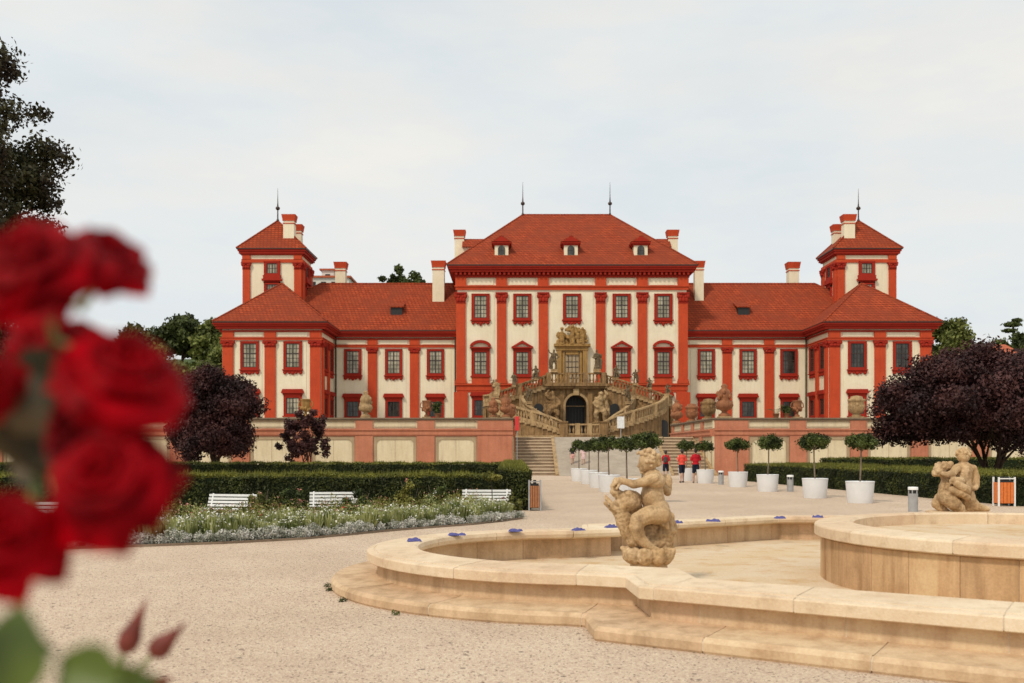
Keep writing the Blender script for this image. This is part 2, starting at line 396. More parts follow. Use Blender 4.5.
# continuous sculpted figures: blobs merged by a voxel remesh
def cap(p0, p1, r0, r1=None): return ('c', p0, p1, r0, r0 if r1 is None else r1)
def el(c, r, rot=None): return ('e', c, r, rot)
def chain(*pr):
    return [cap(pr[i][:3], pr[i + 1][:3], pr[i][3], pr[i + 1][3]) for i in range(len(pr) - 1)]
def sculpt(name, parts, voxel, mat, parent=None, rough=0, rfreq=8, T=None, smooth=3, origin=None):
    mb = MB()
    for p in parts:
        if p[0] == 'c':
            a, b = Vector(p[1]), Vector(p[2]); L = (b - a).length; rm = min(p[3], p[4])
            n = max(2, int(L / max(rm * .35, .004)) + 1); n = min(n, 26)
            for i in range(n):
                t = i / (n - 1); r = p[3] + (p[4] - p[3]) * t
                mb.ell(a.lerp(b, t), (r, r, r), sub=2)
        else: mb.ell(p[1], p[2], sub=3, rot=p[3])
    me = bpy.data.meshes.new('tmp'); me.from_pydata(mb.v, [], mb.f)
    o = bpy.data.objects.new('tmp', me); COL.objects.link(o)
    md = o.modifiers.new('r', 'REMESH'); md.mode = 'VOXEL'; md.voxel_size = voxel; md.adaptivity = 0
    sm = o.modifiers.new('s', 'SMOOTH'); sm.factor = .5; sm.iterations = smooth
    dg = bpy.context.evaluated_depsgraph_get(); ev = o.evaluated_get(dg)
    m2 = bpy.data.meshes.new_from_object(ev)
    bpy.data.objects.remove(o)
    co = [v.co.copy() for v in m2.vertices]
    if rough:
        nr = [v.normal.copy() for v in m2.vertices]
        co = [c + n_ * rough * (noise.noise(c * rfreq) + .55 * noise.noise(c * rfreq * 2.3)) for c, n_ in zip(co, nr)]
    if T: co = [T @ c for c in co]
    off = wloc(parent) if parent else Vector(origin or (0, 0, 0))
    for v, c in zip(m2.vertices, co): v.co = c - off
    m2.name = name; m2.materials.clear(); m2.materials.append(M[mat])
    for pl in m2.polygons: pl.use_smooth = True
    r = bpy.data.objects.new(name, m2); COL.objects.link(r)
    if parent: r.parent = parent
    else: r.location = off
    return r
# ------------------------------------------------------------------ the palace
palace = thing('palace', (AX, 113.5, 2.65), 'long cream and orange-red baroque palace with tiled roofs and two corner towers', 'palace')
G = 15.5     # eave height of wings and pavilions
def XB(mb, u0, u1, *a, **k): mb.box(AX + u0, AX + u1, *a, **k)

def window_proto(kind, glass):
    """origin at glass bottom centre, on the wall plane; front towards -y. returns list of (name, MB, mats)"""
    w, h = {'upper': (1.42, 2.5), 'noble': (1.42, 2.5), 'wing': (1.45, 2.58), 'ground': (1.40, 1.75), 'tower': (1.25, 1.2), 'dormer': (.8, 1.0)}[kind]
    W = w / 2; parts = {}
    s = MB(); fr = .27 if kind in ('wing', 'ground') else .32
    zb, zt = -.22, h + .24
    if kind == 'ground': zt = h + .3
    if kind != 'dormer':
        for x0, x1 in ((-W - fr, -W), (W, W + fr)):
            s.box(x0, x1, -.16, .05, zb, zt)
            s.box(x0 + (.0 if x0 < 0 else fr - .07), x0 + (.07 if x0 < 0 else fr), -.2, -.158, zb, zt)
        s.box(-W, W, -.16, .05, h, zt); s.box(-W, W, -.16, .05, zb, 0)
        s.box(-W - fr, W + fr, -.2, -.162, h + .14, zt)
        s.box(-W - fr - .12, W + fr + .12, -.28, .04, zb - .12, zb)
    else:
        s.box(-W - .1, W + .1, -.05, .05, -.1, 0); s.box(-W - .1, -W, -.05, .05, 0, h); s.box(W, W + .1, -.05, .05, 0, h)
    p = MB(); p.box(-W, W, -.03, .02, 0, h)
    b = MB()
    t = .035
    b.box(-W, -W + .07, -.075, -.028, 0, h); b.box(W - .07, W, -.075, -.028, 0, h)
    b.box(-W + .07, W - .07, -.075, -.028, 0, .07); b.box(-W + .07, W - .07, -.075, -.028, h - .07, h)
    b.box(-.055, .055, -.085, -.03, .07, h - .07)
    if kind in ('upper', 'noble', 'wing'):
        b.box(-W + .07, -.055, -.08, -.03, h * .56, h * .56 + .1); b.box(.055, W - .07, -.08, -.03, h * .56, h * .56 + .1)
        zs = [h * .2, h * .38, h * .78]
    elif kind == 'ground': zs = [h * .35, h * .68]
    else: zs = [h * .5]
    for z in zs: b.box(-W + .07, -.055, -.07, -.031, z, z + t); b.box(.055, W - .07, -.07, -.031, z, z + t)
    for x in (-W / 2, W / 2): b.box(x - t / 2, x + t / 2, -.068, -.0305, .07, h - .07)
    subs = [('pane', p, glass), ('sash', b, 'sash')]
    if kind in ('upper', 'wing'):
        a = MB()
        z0 = zb - .12
        a.box(-W - .3, W + .3, -.15, .03, z0 - .22, z0)
        for x, r in ((-W - .12, .17), (W + .12, .17), (0, .2), (-W * .5, .13), (W * .5, .13)):
            a.lathe([(r * .3, -.02), (r, .0), (r, .12), (r * .4, .2)], (0, 0, 0), 10) if False else None
            a.ell((x, -.1, z0 - .26), (r, .12, r * 1.15))
            a.ell((x + r * .7, -.09, z0 - .2), (r * .6, .1, r * .6)); a.ell((x - r * .7, -.09, z0 - .2), (r * .6, .1, r * .6))
        if kind == 'upper':
            a.ell((0, -.1, z0 - .45), (.13, .1, .16))
        subs.append(('apron', a, 'crimson'))
    if kind == 'ground':
        c = MB(); z0 = zt
        c.box(-W - .36, W + .36, -.2, .05, z0, z0 + .18); c.box(-W - .5, W + .5, -.42, .04, z0 + .18, z0 + .3)
        c.xprism([(-W - .5, z0 + .3), (W + .5, z0 + .3), (W + .36, z0 + .62), (-W - .36, z0 + .62)], -.34, .04)
        subs.append(('cornice', c, 'crimson'))
    if kind == 'tower':
        c = MB(); c.box(-W - .4, W + .4, -.3, .05, -.66, -.34); c.box(-W - .55, W + .55, -.4, .04, -.86, -.66)
        c.box(-W - .32, W + .32, -.2, .04, -1.3, -.86)
        subs.append(('sill', c, 'crimson'))
    return s, subs, w, h
def pediment(kind):
    a = MB(); W = .71; zt = 2.74
    a.box(-W - .36, W + .36, -.18, .05, zt, zt + .18)
    c = MB(); c.box(-W - .5, W + .5, -.44, .04, zt + .18, zt + .32)
    z0 = zt + .32
    if kind == 'tri':
        c.xprism([(-W - .55, z0), (-W - .18, z0), (0, z0 + .42), (W + .18, z0), (W + .55, z0), (0, z0 + .74)], -.44, .04)
        f = MB(); f.xprism([(-W - .17, z0 + .002), (W + .17, z0 + .002), (0, z0 + .41)], -.1, .04)
    else:
        o = [(-(W + .52) + 0, z0)] + [((W + .52) * math.sin(t), z0 + .78 * math.cos(t)) for t in [(-80 + 160 * i / 12) * PI / 180 for i in range(13)]] + [(W + .52, z0)]
        i_ = [((W + .17) * math.sin(t), z0 + .02 + .45 * math.cos(t)) for t in [(85 - 170 * i / 12) * PI / 180 for i in range(13)]]
        n = 13
        for k in range(n - 1):
            A, B = o[1 + k], o[2 + k]; C_, D = i_[n - 2 - k], i_[n - 1 - k]
            c.xprism([D, C_, B, A], -.44, .04)
        f = MB(); f.xprism([(-W - .16, z0 + .003)] + [((W + .165) * math.sin(t), z0 + .015 + .44 * math.cos(t)) for t in [(-84 + 168 * i / 12) * PI / 180 for i in range(13)]] + [(W + .16, z0 + .003)], -.1, .04)
    a.v += []; n = len(a.v)
    a.add(c.v, c.f, 0)
    a.add(f.v, f.f, 1)
    return a
_wp = {}
def window(kind, u, Y, z, rz=0, glass='glass', ped=None):
    key = (kind, glass, ped)
    if key not in _wp:
        s, subs, w, h = window_proto(kind, glass)
        holder = [(n, mb, mt) for n, mb, mt in subs]
        if ped: holder.append(('pediment', pediment(ped), ['crimson', 'cream']))
        o = s.build('window', 'crimson', origin=(0, 0, 0)) if kind != 'dormer' else s.build('window', 'cream', origin=(0, 0, 0))
        for n, mb, mt in holder: mb.build(n, mt, o)
        if glass == 'glass_dark': o['label'] = 'dark uncurtained window in a red surround'
        _wp[key] = o; first = True
    else: o = dup(_wp[key])
    o.parent = palace
    o.location = Vector((AX + u, Y, z)) - palace.location; o.rotation_euler = (0, 0, rz)
    return o

_pp = {}
def pilaster(key, w, h, capz, u, Y, z, rz=0, base=.0):
    k = (key, round(w, 2), round(h, 2))
    if k not in _pp:
        a = MB(); a.box(-w / 2, w / 2, -.22, .05, base, h - capz)
        if base: a.box(-w / 2 - .12, w / 2 + .12, -.34, .05, 0, base * .6); a.box(-w / 2 - .06, w / 2 + .06, -.28, .05, base * .6, base)
        o = a.build('pilaster', 'red', origin=(0, 0, 0))
        c = MB()
        c.box(-w / 2 - .03, w / 2 + .03, -.25, .05, h - capz, h - capz + .1)
        c.box(-w / 2 - .02, w / 2 + .02, -.25, .05, h - capz + .1, h - .16)
        for j in (-1, 0, 1):
            c.ell((j * w * .33, -.27, h - capz * .66), (w * .2, .12, capz * .24))
        for j in (-1, 1):
            c.ell((j * w * .5, -.26, h - capz * .33), (w * .2, .16, capz * .24))
            c.ell((j * w * .25, -.30, h - capz * .38), (w * .15, .1, capz * .17))
        c.box(-w / 2 - .16, w / 2 + .16, -.4, .05, h - .16, h)
        c.build('capital', 'crimson', o)
        _pp[k] = o
    else: o = dup(_pp[k])
    o.parent = palace; o.location = Vector((AX + u, Y, z)) - palace.location; o.rotation_euler = (0, 0, rz)
    return o

def slabs(x0, x1, y0, y1, specs, name, mat):
    m = MB()
    for z0, z1, o in specs: XB(m, x0 - o, x1 + o, y0 - o, y1 + o, z0, z1)
    return m.build(name, mat, palace)
def hip(name, x0, x1, y0, y1, z, ra, rb, zr, parent=palace, mat='roof'):
    """x0..x1,y0..y1 eave rect; ridge from ra to rb (points)"""
    m = MB()
    A, B, C_, D = (AX + x0, y0, z), (AX + x1, y0, z), (AX + x1, y1, z), (AX + x0, y1, z)
    R0, R1 = (AX + ra[0], ra[1], zr), (AX + rb[0], rb[1], zr)
    if ra == rb: m.add([A, B, C_, D, R0], [(0, 1, 4), (1, 2, 4), (2, 3, 4), (3, 0, 4), (3, 2, 1, 0)])
    else: m.add([A, B, C_, D, R0, R1], [(0, 1, 5, 4), (1, 2, 5), (2, 3, 4, 5), (3, 0, 4), (3, 2, 1, 0)])
    o = m.build(name, mat, parent)
    rt = MB()
    def ridge(p, q): rt.tube([p, q], .11, seg=6)
    for p, q in ((A, R0), (D, R0), (B, R1), (C_, R1)): ridge(p, q)
    if ra != rb: ridge(R0, R1)
    rt.build('ridge_tiles', 'roof', o)
    return o
def chimney(parent, u, Y, z0, z1, w, d=None):
    m = MB(); d = d or w
    XB(m, u - w / 2, u + w / 2, Y - d / 2, Y + d / 2, z0, z1 - .75)
    o = m.build('chimney', 'cream', parent)
    c = MB(); XB(c, u - w / 2 - .06, u + w / 2 + .06, Y - d / 2 - .06, Y + d / 2 + .06, z1 - 1.1, z1 - 1.0)
    XB(c, u - w / 2 - .08, u + w / 2 + .08, Y - d / 2 - .08, Y + d / 2 + .08, z1 - .75, z1 - .62)
    vs = []
    for k, (g, z) in enumerate(((.08, z1 - .62), (.19, z1))):
        vs += [(AX + u + sx * (w / 2 + g), Y + sy * (d / 2 + g), z) for sx, sy in ((-1, -1), (1, -1), (1, 1), (-1, 1))]
    c.add(vs, [(3, 2, 1, 0), (4, 5, 6, 7)] + [(i, (i + 1) % 4, (i + 1) % 4 + 4, i + 4) for i in range(4)])
    c.build('chimney_cap', 'red', o)
    return o
def spire(parent, u, Y, z0, z1, zb):
    m = MB(); x = AX + u
    m.tube([(x, Y, z0 - .3), (x, Y, zb)], .09, .07); m.ell((x, Y, zb), (.27, .27, .24)); m.lathe([(.2, 0), (.06, .3)], (x, Y, z0 + .0), 8)
    m.tube([(x, Y, zb + .2), (x, Y, zb + .8), (x, Y, z1)], [.10, .05, .015])
    return m.build('spire', 'gutter', parent)

# main block
ZT = 22.6
m = MB(); XB(m, -13.0, 13.0, 113.5, 136.5, 2.65, 22.5); m.build('wall', 'cream', palace)
slabs(-13.0, 13.0, 113.5, 136.5, [(8.45, 9.05, .14), (9.05, 9.25, .3), (8.25, 8.45, .08)], 'string_course', 'red')
slabs(-13.0, 13.0, 113.5, 136.5, [(19.86, 20.2, .2), (20.2, 20.34, .32)], 'architrave', 'red')
c = slabs(-13.0, 13.0, 113.5, 136.5, [(21.25, 21.45, .3), (21.45, 21.62, .22), (21.8, 22.1, .75), (22.1, 22.3, .95), (22.3, 22.44, 1.06)], 'cornice', 'crimson')
m = MB()
for i in range(54):
    u = -13.1 + 26.2 * i / 53; XB(m, u - .12, u + .12, 112.85, 113.3, 21.5, 21.8)
XB(m, -13.3, 13.3, 113.3, 113.4, 21.62, 21.8)
m.build('modillion', 'crimson', c)['kind'] = 'stuff'
m = MB(); XB(m, -14.15, 14.15, 112.38, 137.6, 22.44, 22.58); m.build('gutter', 'gutter', palace)
PU = [-12.6, -7.98, -3.25, 3.25, 7.98, 12.6]
for u in PU: pilaster('main', 1.06, 10.3, 1.25, u, 113.5, 9.25, base=.5)
for u in PU:
    m = MB(); XB(m, u - .62, u + .62, 113.24, 113.55, 20.34, 21.25); m.build('frieze_block', 'red', palace)
    m = MB(); XB(m, u - .78, u + .78, 113.22, 113.6, 2.65, 8.25); m.build('pedestal', 'red', palace)
for a, b_ in zip(PU[:-1], PU[1:]):   # raised cream field panels of each bay
    m = MB(); XB(m, a + .95, b_ - .95, 113.44, 113.52, 20.42, 21.15); m.build('frieze_panel', 'cream', palace)
    m = MB(); XB(m, a + .85, b_ - .85, 113.45, 113.52, 9.6, 19.6); m.build('wall_panel', 'cream', palace)
WU = [-10.36, -5.63, 0, 5.63, 10.36]
for i, u in enumerate(WU):
    window('upper', u, 113.45, 16.68)
    if i != 2:
        window('noble', u, 113.45, 10.3, ped='arch' if i in (0, 4) else 'tri')
        m = MB(); XB(m, u - 1.0, u + 1.0, 113.3, 113.5, 9.25, 9.96); m.build('window_base', 'red', palace)
        window('ground', u, 113.5, 5.6, glass='glass_dark')
r = hip('roof', -14.15, 14.15, 112.38, 137.6, 22.58, (-5.45, 125), (5.45, 125), 31.1)
for s_ in (-1, 1): spire(r, s_ * 5.45, 125, 31.1, 35.2, 32.5)
for u in (-8.0, -.05, 7.95):        # dormers
    d = MB(); XB(d, u - .78, u + .78, 114.5, 118, 23.7, 25.5)
    o = d.build('dormer', 'cream', r)
    x = AX + u
    d = MB(); d.add([(x - 1.15, 114.15, 25.5), (x + 1.15, 114.15, 25.5), (x, 114.15, 26.25), (x - 1.15, 118.6, 25.5), (x + 1.15, 118.6, 25.5), (x, 118.6, 26.25)],
        [(0, 1, 2), (3, 5, 4), (0, 2, 5, 3), (1, 4, 5, 2), (0, 3, 4, 1)], 0)
    d.box(x - 1.1, x + 1.1, 114.2, 116.5, 25.3, 25.5, 1); d.box(x - .95, x + .95, 114.35, 116.5, 25.12, 25.3, 1)
    d.xprism([(x - .4, 24.05), (x + .4, 24.05)] + [(x + .4 * math.cos(t), 24.72 + .38 * math.sin(t)) for t in [PI * i / 8 for i in range(9)]], 114.44, 114.52, 2)
    d.box(x - .02, x + .02, 114.42, 114.45, 24.1, 25.0, 3); d.box(x - .33, x + .33, 114.42, 114.45, 24.5, 24.55, 3)
    d.xprism([(x - .95, 25.52), (x + .95, 25.52), (x, 26.14)], 114.1, 114.2, 1)
    d.build('dormer', ['roof', 'crimson', 'glass_dark', 'sash'], o).name = 'dormer_roof'
m = MB(); XB(m, -13.6, 13.6, 124.4, 127.6, 22.7, 26.9); o = m.build('wall', 'cream', palace)
m = MB(); m.add([(AX - 13.0, 124.0, 26.9), (AX + 13.0, 124.0, 26.9), (AX + 13.0, 128, 26.9), (AX - 13.0, 128, 26.9), (AX - 13.0, 126, 28.3), (AX + 13.0, 126, 28.3)], [(0, 1, 5, 4), (2, 3, 4, 5), (1, 2, 5), (3, 0, 4), (3, 2, 1, 0)])
o = m.build('roof', 'roof', palace)
for s_ in (-1, 1): chimney(o, s_ * 13.4, 126, 25, 29.3, 1.2)

def lamp_pipe(u, Y, z0, z1):
    m = MB(); x = AX + u
    m.tube([(x, Y, z0), (x, Y, z1)], .09, seg=6)
    m.build('downpipe', 'gutter', palace)
# wings, pavilions, towers
for s in (-1, 1):
    def U(a, b): return (a, b) if s > 0 else (-b, -a)
    a, b_ = U(13.0, 38.0)
    m = MB(); XB(m, a, b_, 115.7, 129.3, 2.65, 15.4); m.build('wall', 'cream', palace)
    specs = [(14.45, 14.62, .22), (14.75, 15.02, .55), (15.02, 15.2, .72), (15.2, 15.36, .84)]
    a, b_ = U(13.4, 38.0)
    slabs(a, b_, 115.7, 129.3, specs, 'cornice', 'crimson'); slabs(a, b_, 115.7, 129.3, [(13.56, 13.78, .16), (13.78, 13.86, .22)], 'architrave', 'red')
    m = MB(); XB(m, a - .9, b_ + .9, 114.8, 130.2, 15.36, 15.48); m.build('gutter', 'gutter', palace)
    for u in (18.07, 22.93): 
        pilaster('wing', 1.06, 10.6, .65, s * u, 115.7, 2.9, base=.4)
        m = MB(); XB(m, s * u - .58, s * u + .58, 115.46, 115.8, 13.86, 14.45); m.build('frieze_block', 'red', palace)
    for k, u in enumerate((15.65, 20.48, 25.2)):
        dk = (s > 0 and k == 2)
        window('wing', s * u, 115.65, 10.55, glass='glass_dark' if dk else 'glass')
        window('ground', s * u, 115.65, 5.55, glass='glass_dark')
    for p, q in ((13.7, 17.2), (18.9, 22.1), (23.75, 27.2)):
        x0, x1 = U(p, q); m = MB(); XB(m, x0, x1, 115.64, 115.75, 13.93, 14.4); m.build('frieze_panel', 'cream', palace)
        m = MB(); XB(m, x0 + .15, x1 - .15, 115.65, 115.75, 4, 13.3); m.build('wall_panel', 'cream', palace)
    # wing roof
    m = MB(); z = 15.48; zr = 22.07
    pts = [(s * 12.9, 114.8, z), (s * 38.9, 114.8, z), (s * 38.9, 130.2, z), (s * 12.9, 130.2, z), (s * 12.9, 122.5, zr), (s * 30.3, 122.5, zr)]
    pts = [(AX + p[0], p[1], p[2]) for p in pts]
    fs = [(0, 1, 5, 4), (1, 2, 5), (2, 3, 4, 5), (3, 0, 4), (3, 2, 1, 0)]
    if s < 0: fs = [f[::-1] for f in fs]
    m.add(pts, fs); o = m.build('roof', 'roof', palace)
    m = MB(); m.tube([pts[4], pts[5]], .12, seg=6); m.tube([pts[5], pts[1]], .11, seg=6); m.build('ridge_tiles', 'roof', o)
    chimney(o, s * 15.6, 120.1, 18.2, 24.3, 1.4 if s < 0 else 1.05)
    chimney(o, s * 28.0, 124, 20.3, 24.9, 1.25)
    x = AX + s * 20.35; d = MB()
    d.box(x - .68, x + .68, 117.2, 119.0, 17.4, 18.4, 0)
    d.add([(x - .85, 117.0, 18.4), (x + .85, 117.0, 18.4), (x + .85, 120.2, 19.4), (x - .85, 120.2, 19.4), (x - .85, 117.0, 18.55), (x + .85, 117.0, 18.55), (x + .85, 120.2, 19.55), (x - .85, 120.2, 19.55)],
          [(3, 2, 1, 0), (4, 5, 6, 7), (0, 1, 5, 4), (1, 2, 6, 5), (2, 3, 7, 6), (3, 0, 4, 7)], 1)
    d.build('skylight', ['black', 'roof'], o)
    lamp_pipe(s * 27.15, 115.45, 2.7, 15.3); lamp_pipe(s * 13.35, 115.4, 2.7, 15.2)
    # pavilion
    PO = 38.5 if s > 0 else 38.1
    a, b_ = U(27.4, PO)
    m = MB(); XB(m, a, b_, 108, 115.75, 2.65, 15.3); m.build('wall', 'cream', palace)
    sp = [(z0, z1, o_ + .012) for z0, z1, o_ in specs]
    slabs(a, b_, 108, 119.4, [(z0 + .004, z1 - .004, o_) for z0, z1, o_ in sp], 'cornice', 'crimson'); slabs(a, b_, 108, 117, [(13.563, 13.775, .173), (13.783, 13.855, .233)], 'architrave', 'red')
    m = MB(); XB(m, a - .8, b_ + .8, 107.07, 119.9, 15.364, 15.476); m.build('gutter', 'gutter', palace)
    hip('roof', a - .8, b_ + .8, 107.07, 120.33, 15.5, (s * 32.95, 113.7), (s * 32.95, 113.7), 20.65)
    for u in (28.0, 32.9, PO - .65):
        pilaster('pav', 1.16, 10.6, .72, s * u, 108, 2.9, base=.4)
        m = MB(); XB(m, s * u - .62, s * u + .62, 107.76, 108.1, 13.86, 14.45); m.build('frieze_block', 'red', palace)
    for p, q in ((28.9, 32.1), (33.7, 36.75)):
        x0, x1 = U(p, q); m = MB(); XB(m, x0, x1, 107.94, 108.1, 13.95, 14.4); m.build('frieze_panel', 'cream', palace)
        m = MB(); XB(m, x0 + .1, x1 - .1, 107.95, 108.1, 4, 13.3); m.build('wall_panel', 'cream', palace)
    for u in (30.45, 35.3 if s > 0 else 35.1):
        g = 'glass' if s < 0 else 'glass_dark'
        window('wing', s * u, 107.95, 10.62, glass=g); window('ground', s * u, 107.95, 5.6, glass='glass' if s < 0 else 'glass_dark')
    rz = -s * PI / 2
    for Y in (109.9, 113.6):
        window('wing', s * 27.4, Y, 10.62, rz, glass='glass_dark'); window('ground', s * 27.4, Y, 5.6, rz, glass='glass_dark')
    for Y in (108.5, 111.7):
        pilaster('pavside', .9, 10.6, .72, s * 27.4, Y, 2.9, rz, base=.4)
    # tower
    a, b_ = U(31.7, 38.7)
    m = MB(); XB(m, a + .03, b_ - .03, 118.5, 124.0, 14, 25.2); o = m.build('tower', 'cream', palace)
    sl = MB()
    for z0, z1, o_ in [(24.78, 24.92, .2), (24.92, 25.2, .38), (25.2, 25.42, .5)]: XB(sl, a - o_, b_ + o_, 118.5 - o_, 124.0 + o_, z0, z1)
    sl.build('cornice', 'crimson', o)
    sl = MB()
    XB(sl, a - .14, b_ + .14, 118.36, 124.14, 23.9, 24.3); sl.build('architrave', 'red', o)
    sl = MB(); XB(sl, a - .62, b_ + .62, 117.88, 124.62, 25.42, 25.54); sl.build('gutter', 'gutter', o)
    rr = hip('roof', a - .62, b_ + .62, 117.88, 124.62, 25.54, (s * 35.2, 121.25), (s * 35.2, 121.25), 29.5, parent=o)
    # tower corner pilasters (front and the inward side)
    for u in (32.15, 38.25): 
        pilaster('tow', .86, 8.9, .85, s * u, 118.5, 15.0)
        m = MB(); XB(m, s * u - .48, s * u + .48, 118.3, 118.6, 24.3, 24.78); m.build('frieze_block', 'red', palace)
    for Y in (119.0, 123.5): pilaster('tow', .86, 8.9, .85, s * 31.7, Y, 15.0, -s * PI / 2)
    window('tower', s * 35.2, 118.45, 22.6); window('tower', s * 31.7, 121.25, 22.6, -s * PI / 2, glass='glass_dark')
    window('tower', s * 35.2, 118.45, 20.15); window('tower', s * 31.7, 121.25, 20.15, -s * PI / 2, glass='glass_dark')
    spire(palace, s * 35.2, 121.25, 29.5, 33.4, 31.0)
    chimney(palace, s * 33.4, 119.6, 25.9, 29.75, 1.28, 1.1); chimney(palace, s * 33.2, 122.9, 26.0, 29.3, 1.15)

# portal on the main front
po = MB()
for s in (-1, 1):
    po.box(AX + s * 1.72, AX + s * 1.2, 112.9, 113.5, 8.75, 12.95, 0)
    po.box(AX + s * 1.12, AX + s * .85, 113.05, 113.5, 8.75, 12.9, 0)
po.box(AX - .72, AX + .72, 113.05, 113.5, 12.5, 12.9, 0)
po.box(AX - 1.8, AX + 1.8, 112.85, 113.5, 12.95, 13.4, 0); po.box(AX - 2.05, AX + 2.05, 112.6, 113.5, 13.4, 13.68, 0)
po.box(AX - 1.9, AX + 1.9, 112.8, 113.5, 8.7, 8.95, 0)
portal = po.build('portal', 'ochre', palace)
m = MB(); m.box(AX - .85, AX + .85, 113.25, 113.48, 8.75, 12.5, 0)
for i in range(5): m.box(AX - .7, AX + .7, 113.2, 113.26, 9.2 + i * .62, 9.25 + i * .62, 1)
for x in (-.02, -.42, .4, -.84, .8): m.box(AX + x - .02, AX + x + .03, 113.19, 113.25, 8.8, 12.4, 1)
m.build('door', ['panelframe', 'sash'], portal)
R = random.Random(3); parts = []
for i in range(46):
    a = R.uniform(-1.7, 1.7); hh = 1.9 * math.sqrt(max(.05, 1 - (a / 1.9) ** 2))
    r = R.uniform(.13, .30); parts.append(el((AX + a, 112.95 + R.uniform(-.15, .15), 13.7 + R.uniform(.05, .95) * hh), (r, r * .8, r * 1.3)))
for u in (-1.15, 0, 1.15):
    parts += chain((AX + u, 112.8, 13.7, .32), (AX + u, 112.8, 14.6, .25), (AX + u, 112.78, 15.1 + (.3 if u == 0 else 0), .15)); parts.append(el((AX + u, 112.75, 15.35 + (.3 if u == 0 else 0)), (.16, .16, .2)))
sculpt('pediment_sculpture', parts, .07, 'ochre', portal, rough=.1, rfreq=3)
# ------------------------------------------------------------------ ground, terrace, ramp
def ground_sheet():
    m = MB(); S = 1500
    m.add([(-S, -60, 0), (S, -60, 0), (S, 1500, 0), (-S, 1500, 0)], [(0, 1, 2, 3)]); return struct(m, 'gravel_ground', 'gravel')
ground_sheet()
m = MB()
m.add([(-90, 67.3, 2.65), (.0, 67.3, 2.65), (.0, 74.4, 2.65), (13.6, 74.4, 2.65), (13.6, 67.3, 2.65), (110, 67.3, 2.65), (110, 150, 2.65), (-90, 150, 2.65)], [(0, 1, 2, 7), (2, 3, 6, 7), (3, 4, 5, 6)])
struct(m, 'terrace', 'cobble')
m = MB(); m.add([(3.12, 65.6, .006), (10.48, 65.6, .006), (10.48, 74.4, 2.66), (3.12, 74.4, 2.66), (3.12, 74.4, 0), (10.48, 74.4, 0)], [(0, 1, 2, 3), (0, 4, 5, 1)[::-1], (0, 3, 4), (1, 5, 2)])
struct(m, 'ramp', 'cobble')
for s, x0, x1, lb in ((-1, .25, 2.88, 'broad stone garden steps left of the cobbled ramp'), (1, 10.72, 13.35, 'broad stone garden steps right of the cobbled ramp')):
    t = thing('garden_steps', ((x0 + x1) / 2, 67, 0), lb, 'steps')
    n = 12; a = MB()
    for i in range(n):
        y = 66.9 + i * .62; z = 2.65 * (i + 1) / n
        st = MB(); st.box(x0, x1, y + .05, y + .66, 0 if i == 0 else z - .22, z - .07, 1); st.box(x0 - .0, x1 + .0, y, y + .64, z - .07, z, 0)
        st.build('step', ['step', 'riser'], t)
    for xa, xb in ((x0 - .24, x0), (x1, x1 + .24)):
        k = MB(); k.add([(xa, 66.0, .0), (xb, 66.0, .0), (xb, 66.0, .1), (xa, 66.0, .1), (xa, 74.5, 0), (xb, 74.5, 0), (xb, 74.5, 2.78), (xa, 74.5, 2.78)],
              [(0, 1, 2, 3), (5, 4, 7, 6), (3, 2, 6, 7), (0, 3, 7, 4), (1, 5, 6, 2)])
        k.build('curb', 'sand_light', t)

# ------------------------------------------------------------------ garden retaining walls
def retaining(label, T, L, piers, z_top=3.86, ends=(), skip=0):
    """front face at local y=0 looking to -y, x from 0 to L; piers = list of (centre, width)"""
    base = T @ Vector((L / 2, .3, 0))
    t = thing('retaining_wall', base, label, 'garden wall')
    m = MB(T); m.box(0, L, .0, .55, 0, 2.62); m.box(.0, L, .05, .5, 3.16, 3.69); m.build('wall', 'panel', t)
    m = MB(T); m.box(-.0, L, -.16, .6, 2.72, 3.02); m.box(0, L, -.24, .62, 3.02, 3.10); m.box(0, L, -.1, .58, 2.62, 2.72); m.box(0, L, -.08, .57, 3.10, 3.14); m.box(0, L, -.08, .0, 0, .25); m.build('cornice', 'salmon', t)
    m = MB(T); m.box(-.02, L + .02, -.10, .66, 3.69, 3.76); m.box(-.06, L + .06, -.16, .72, 3.76, z_top, b=.02); m.build('coping', 'coping', t)
    ps = sorted(piers)
    for c, w in ps:
        m = MB(T); m.box(c - w / 2, c + w / 2, -.14, -.001, 0, 2.62, b=.02); m.box(c - w / 2 + .03, c + w / 2 - .03, -.06, .049, 3.14, 3.69); m.build('pier', 'salmon', t)
    edges = [0] + [v for c, w in ps for v in (c - w / 2, c + w / 2)] + [L]
    m = MB(T)
    for i in range(0, len(edges), 2):
        a, b_ = edges[i], edges[i + 1]
        if b_ - a < .8: continue
        a += .02; b_ -= .02; m = MB(T)
        g = .2; n = .2; zb = .25; zt = 2.6
        m.box(a, a + g, -.05, -.001, zb, zt); m.box(b_ - g, b_, -.05, -.001, zb, zt); m.box(a + g, b_ - g, -.05, -.001, zt - g, zt)
        m.xprism([(a + g, zt - g), (a + g + n, zt - g), (a + g, zt - g - n)], -.05, -.001); m.xprism([(b_ - g, zt - g), (b_ - g, zt - g - n), (b_ - g - n, zt - g)], -.05, -.001)
        m.box(a + .04, b_ - .04, .03, .049, 3.22, 3.27); m.box(a + .04, b_ - .04, .03, .049, 3.6, 3.65)
        m.box((a + b_) / 2 - .01, (a + b_) / 2 + .01, -.012, -.001, zb, zt - g)
        m.build('panel_frame', 'panelframe', t)
    return t
P4 = 4.13
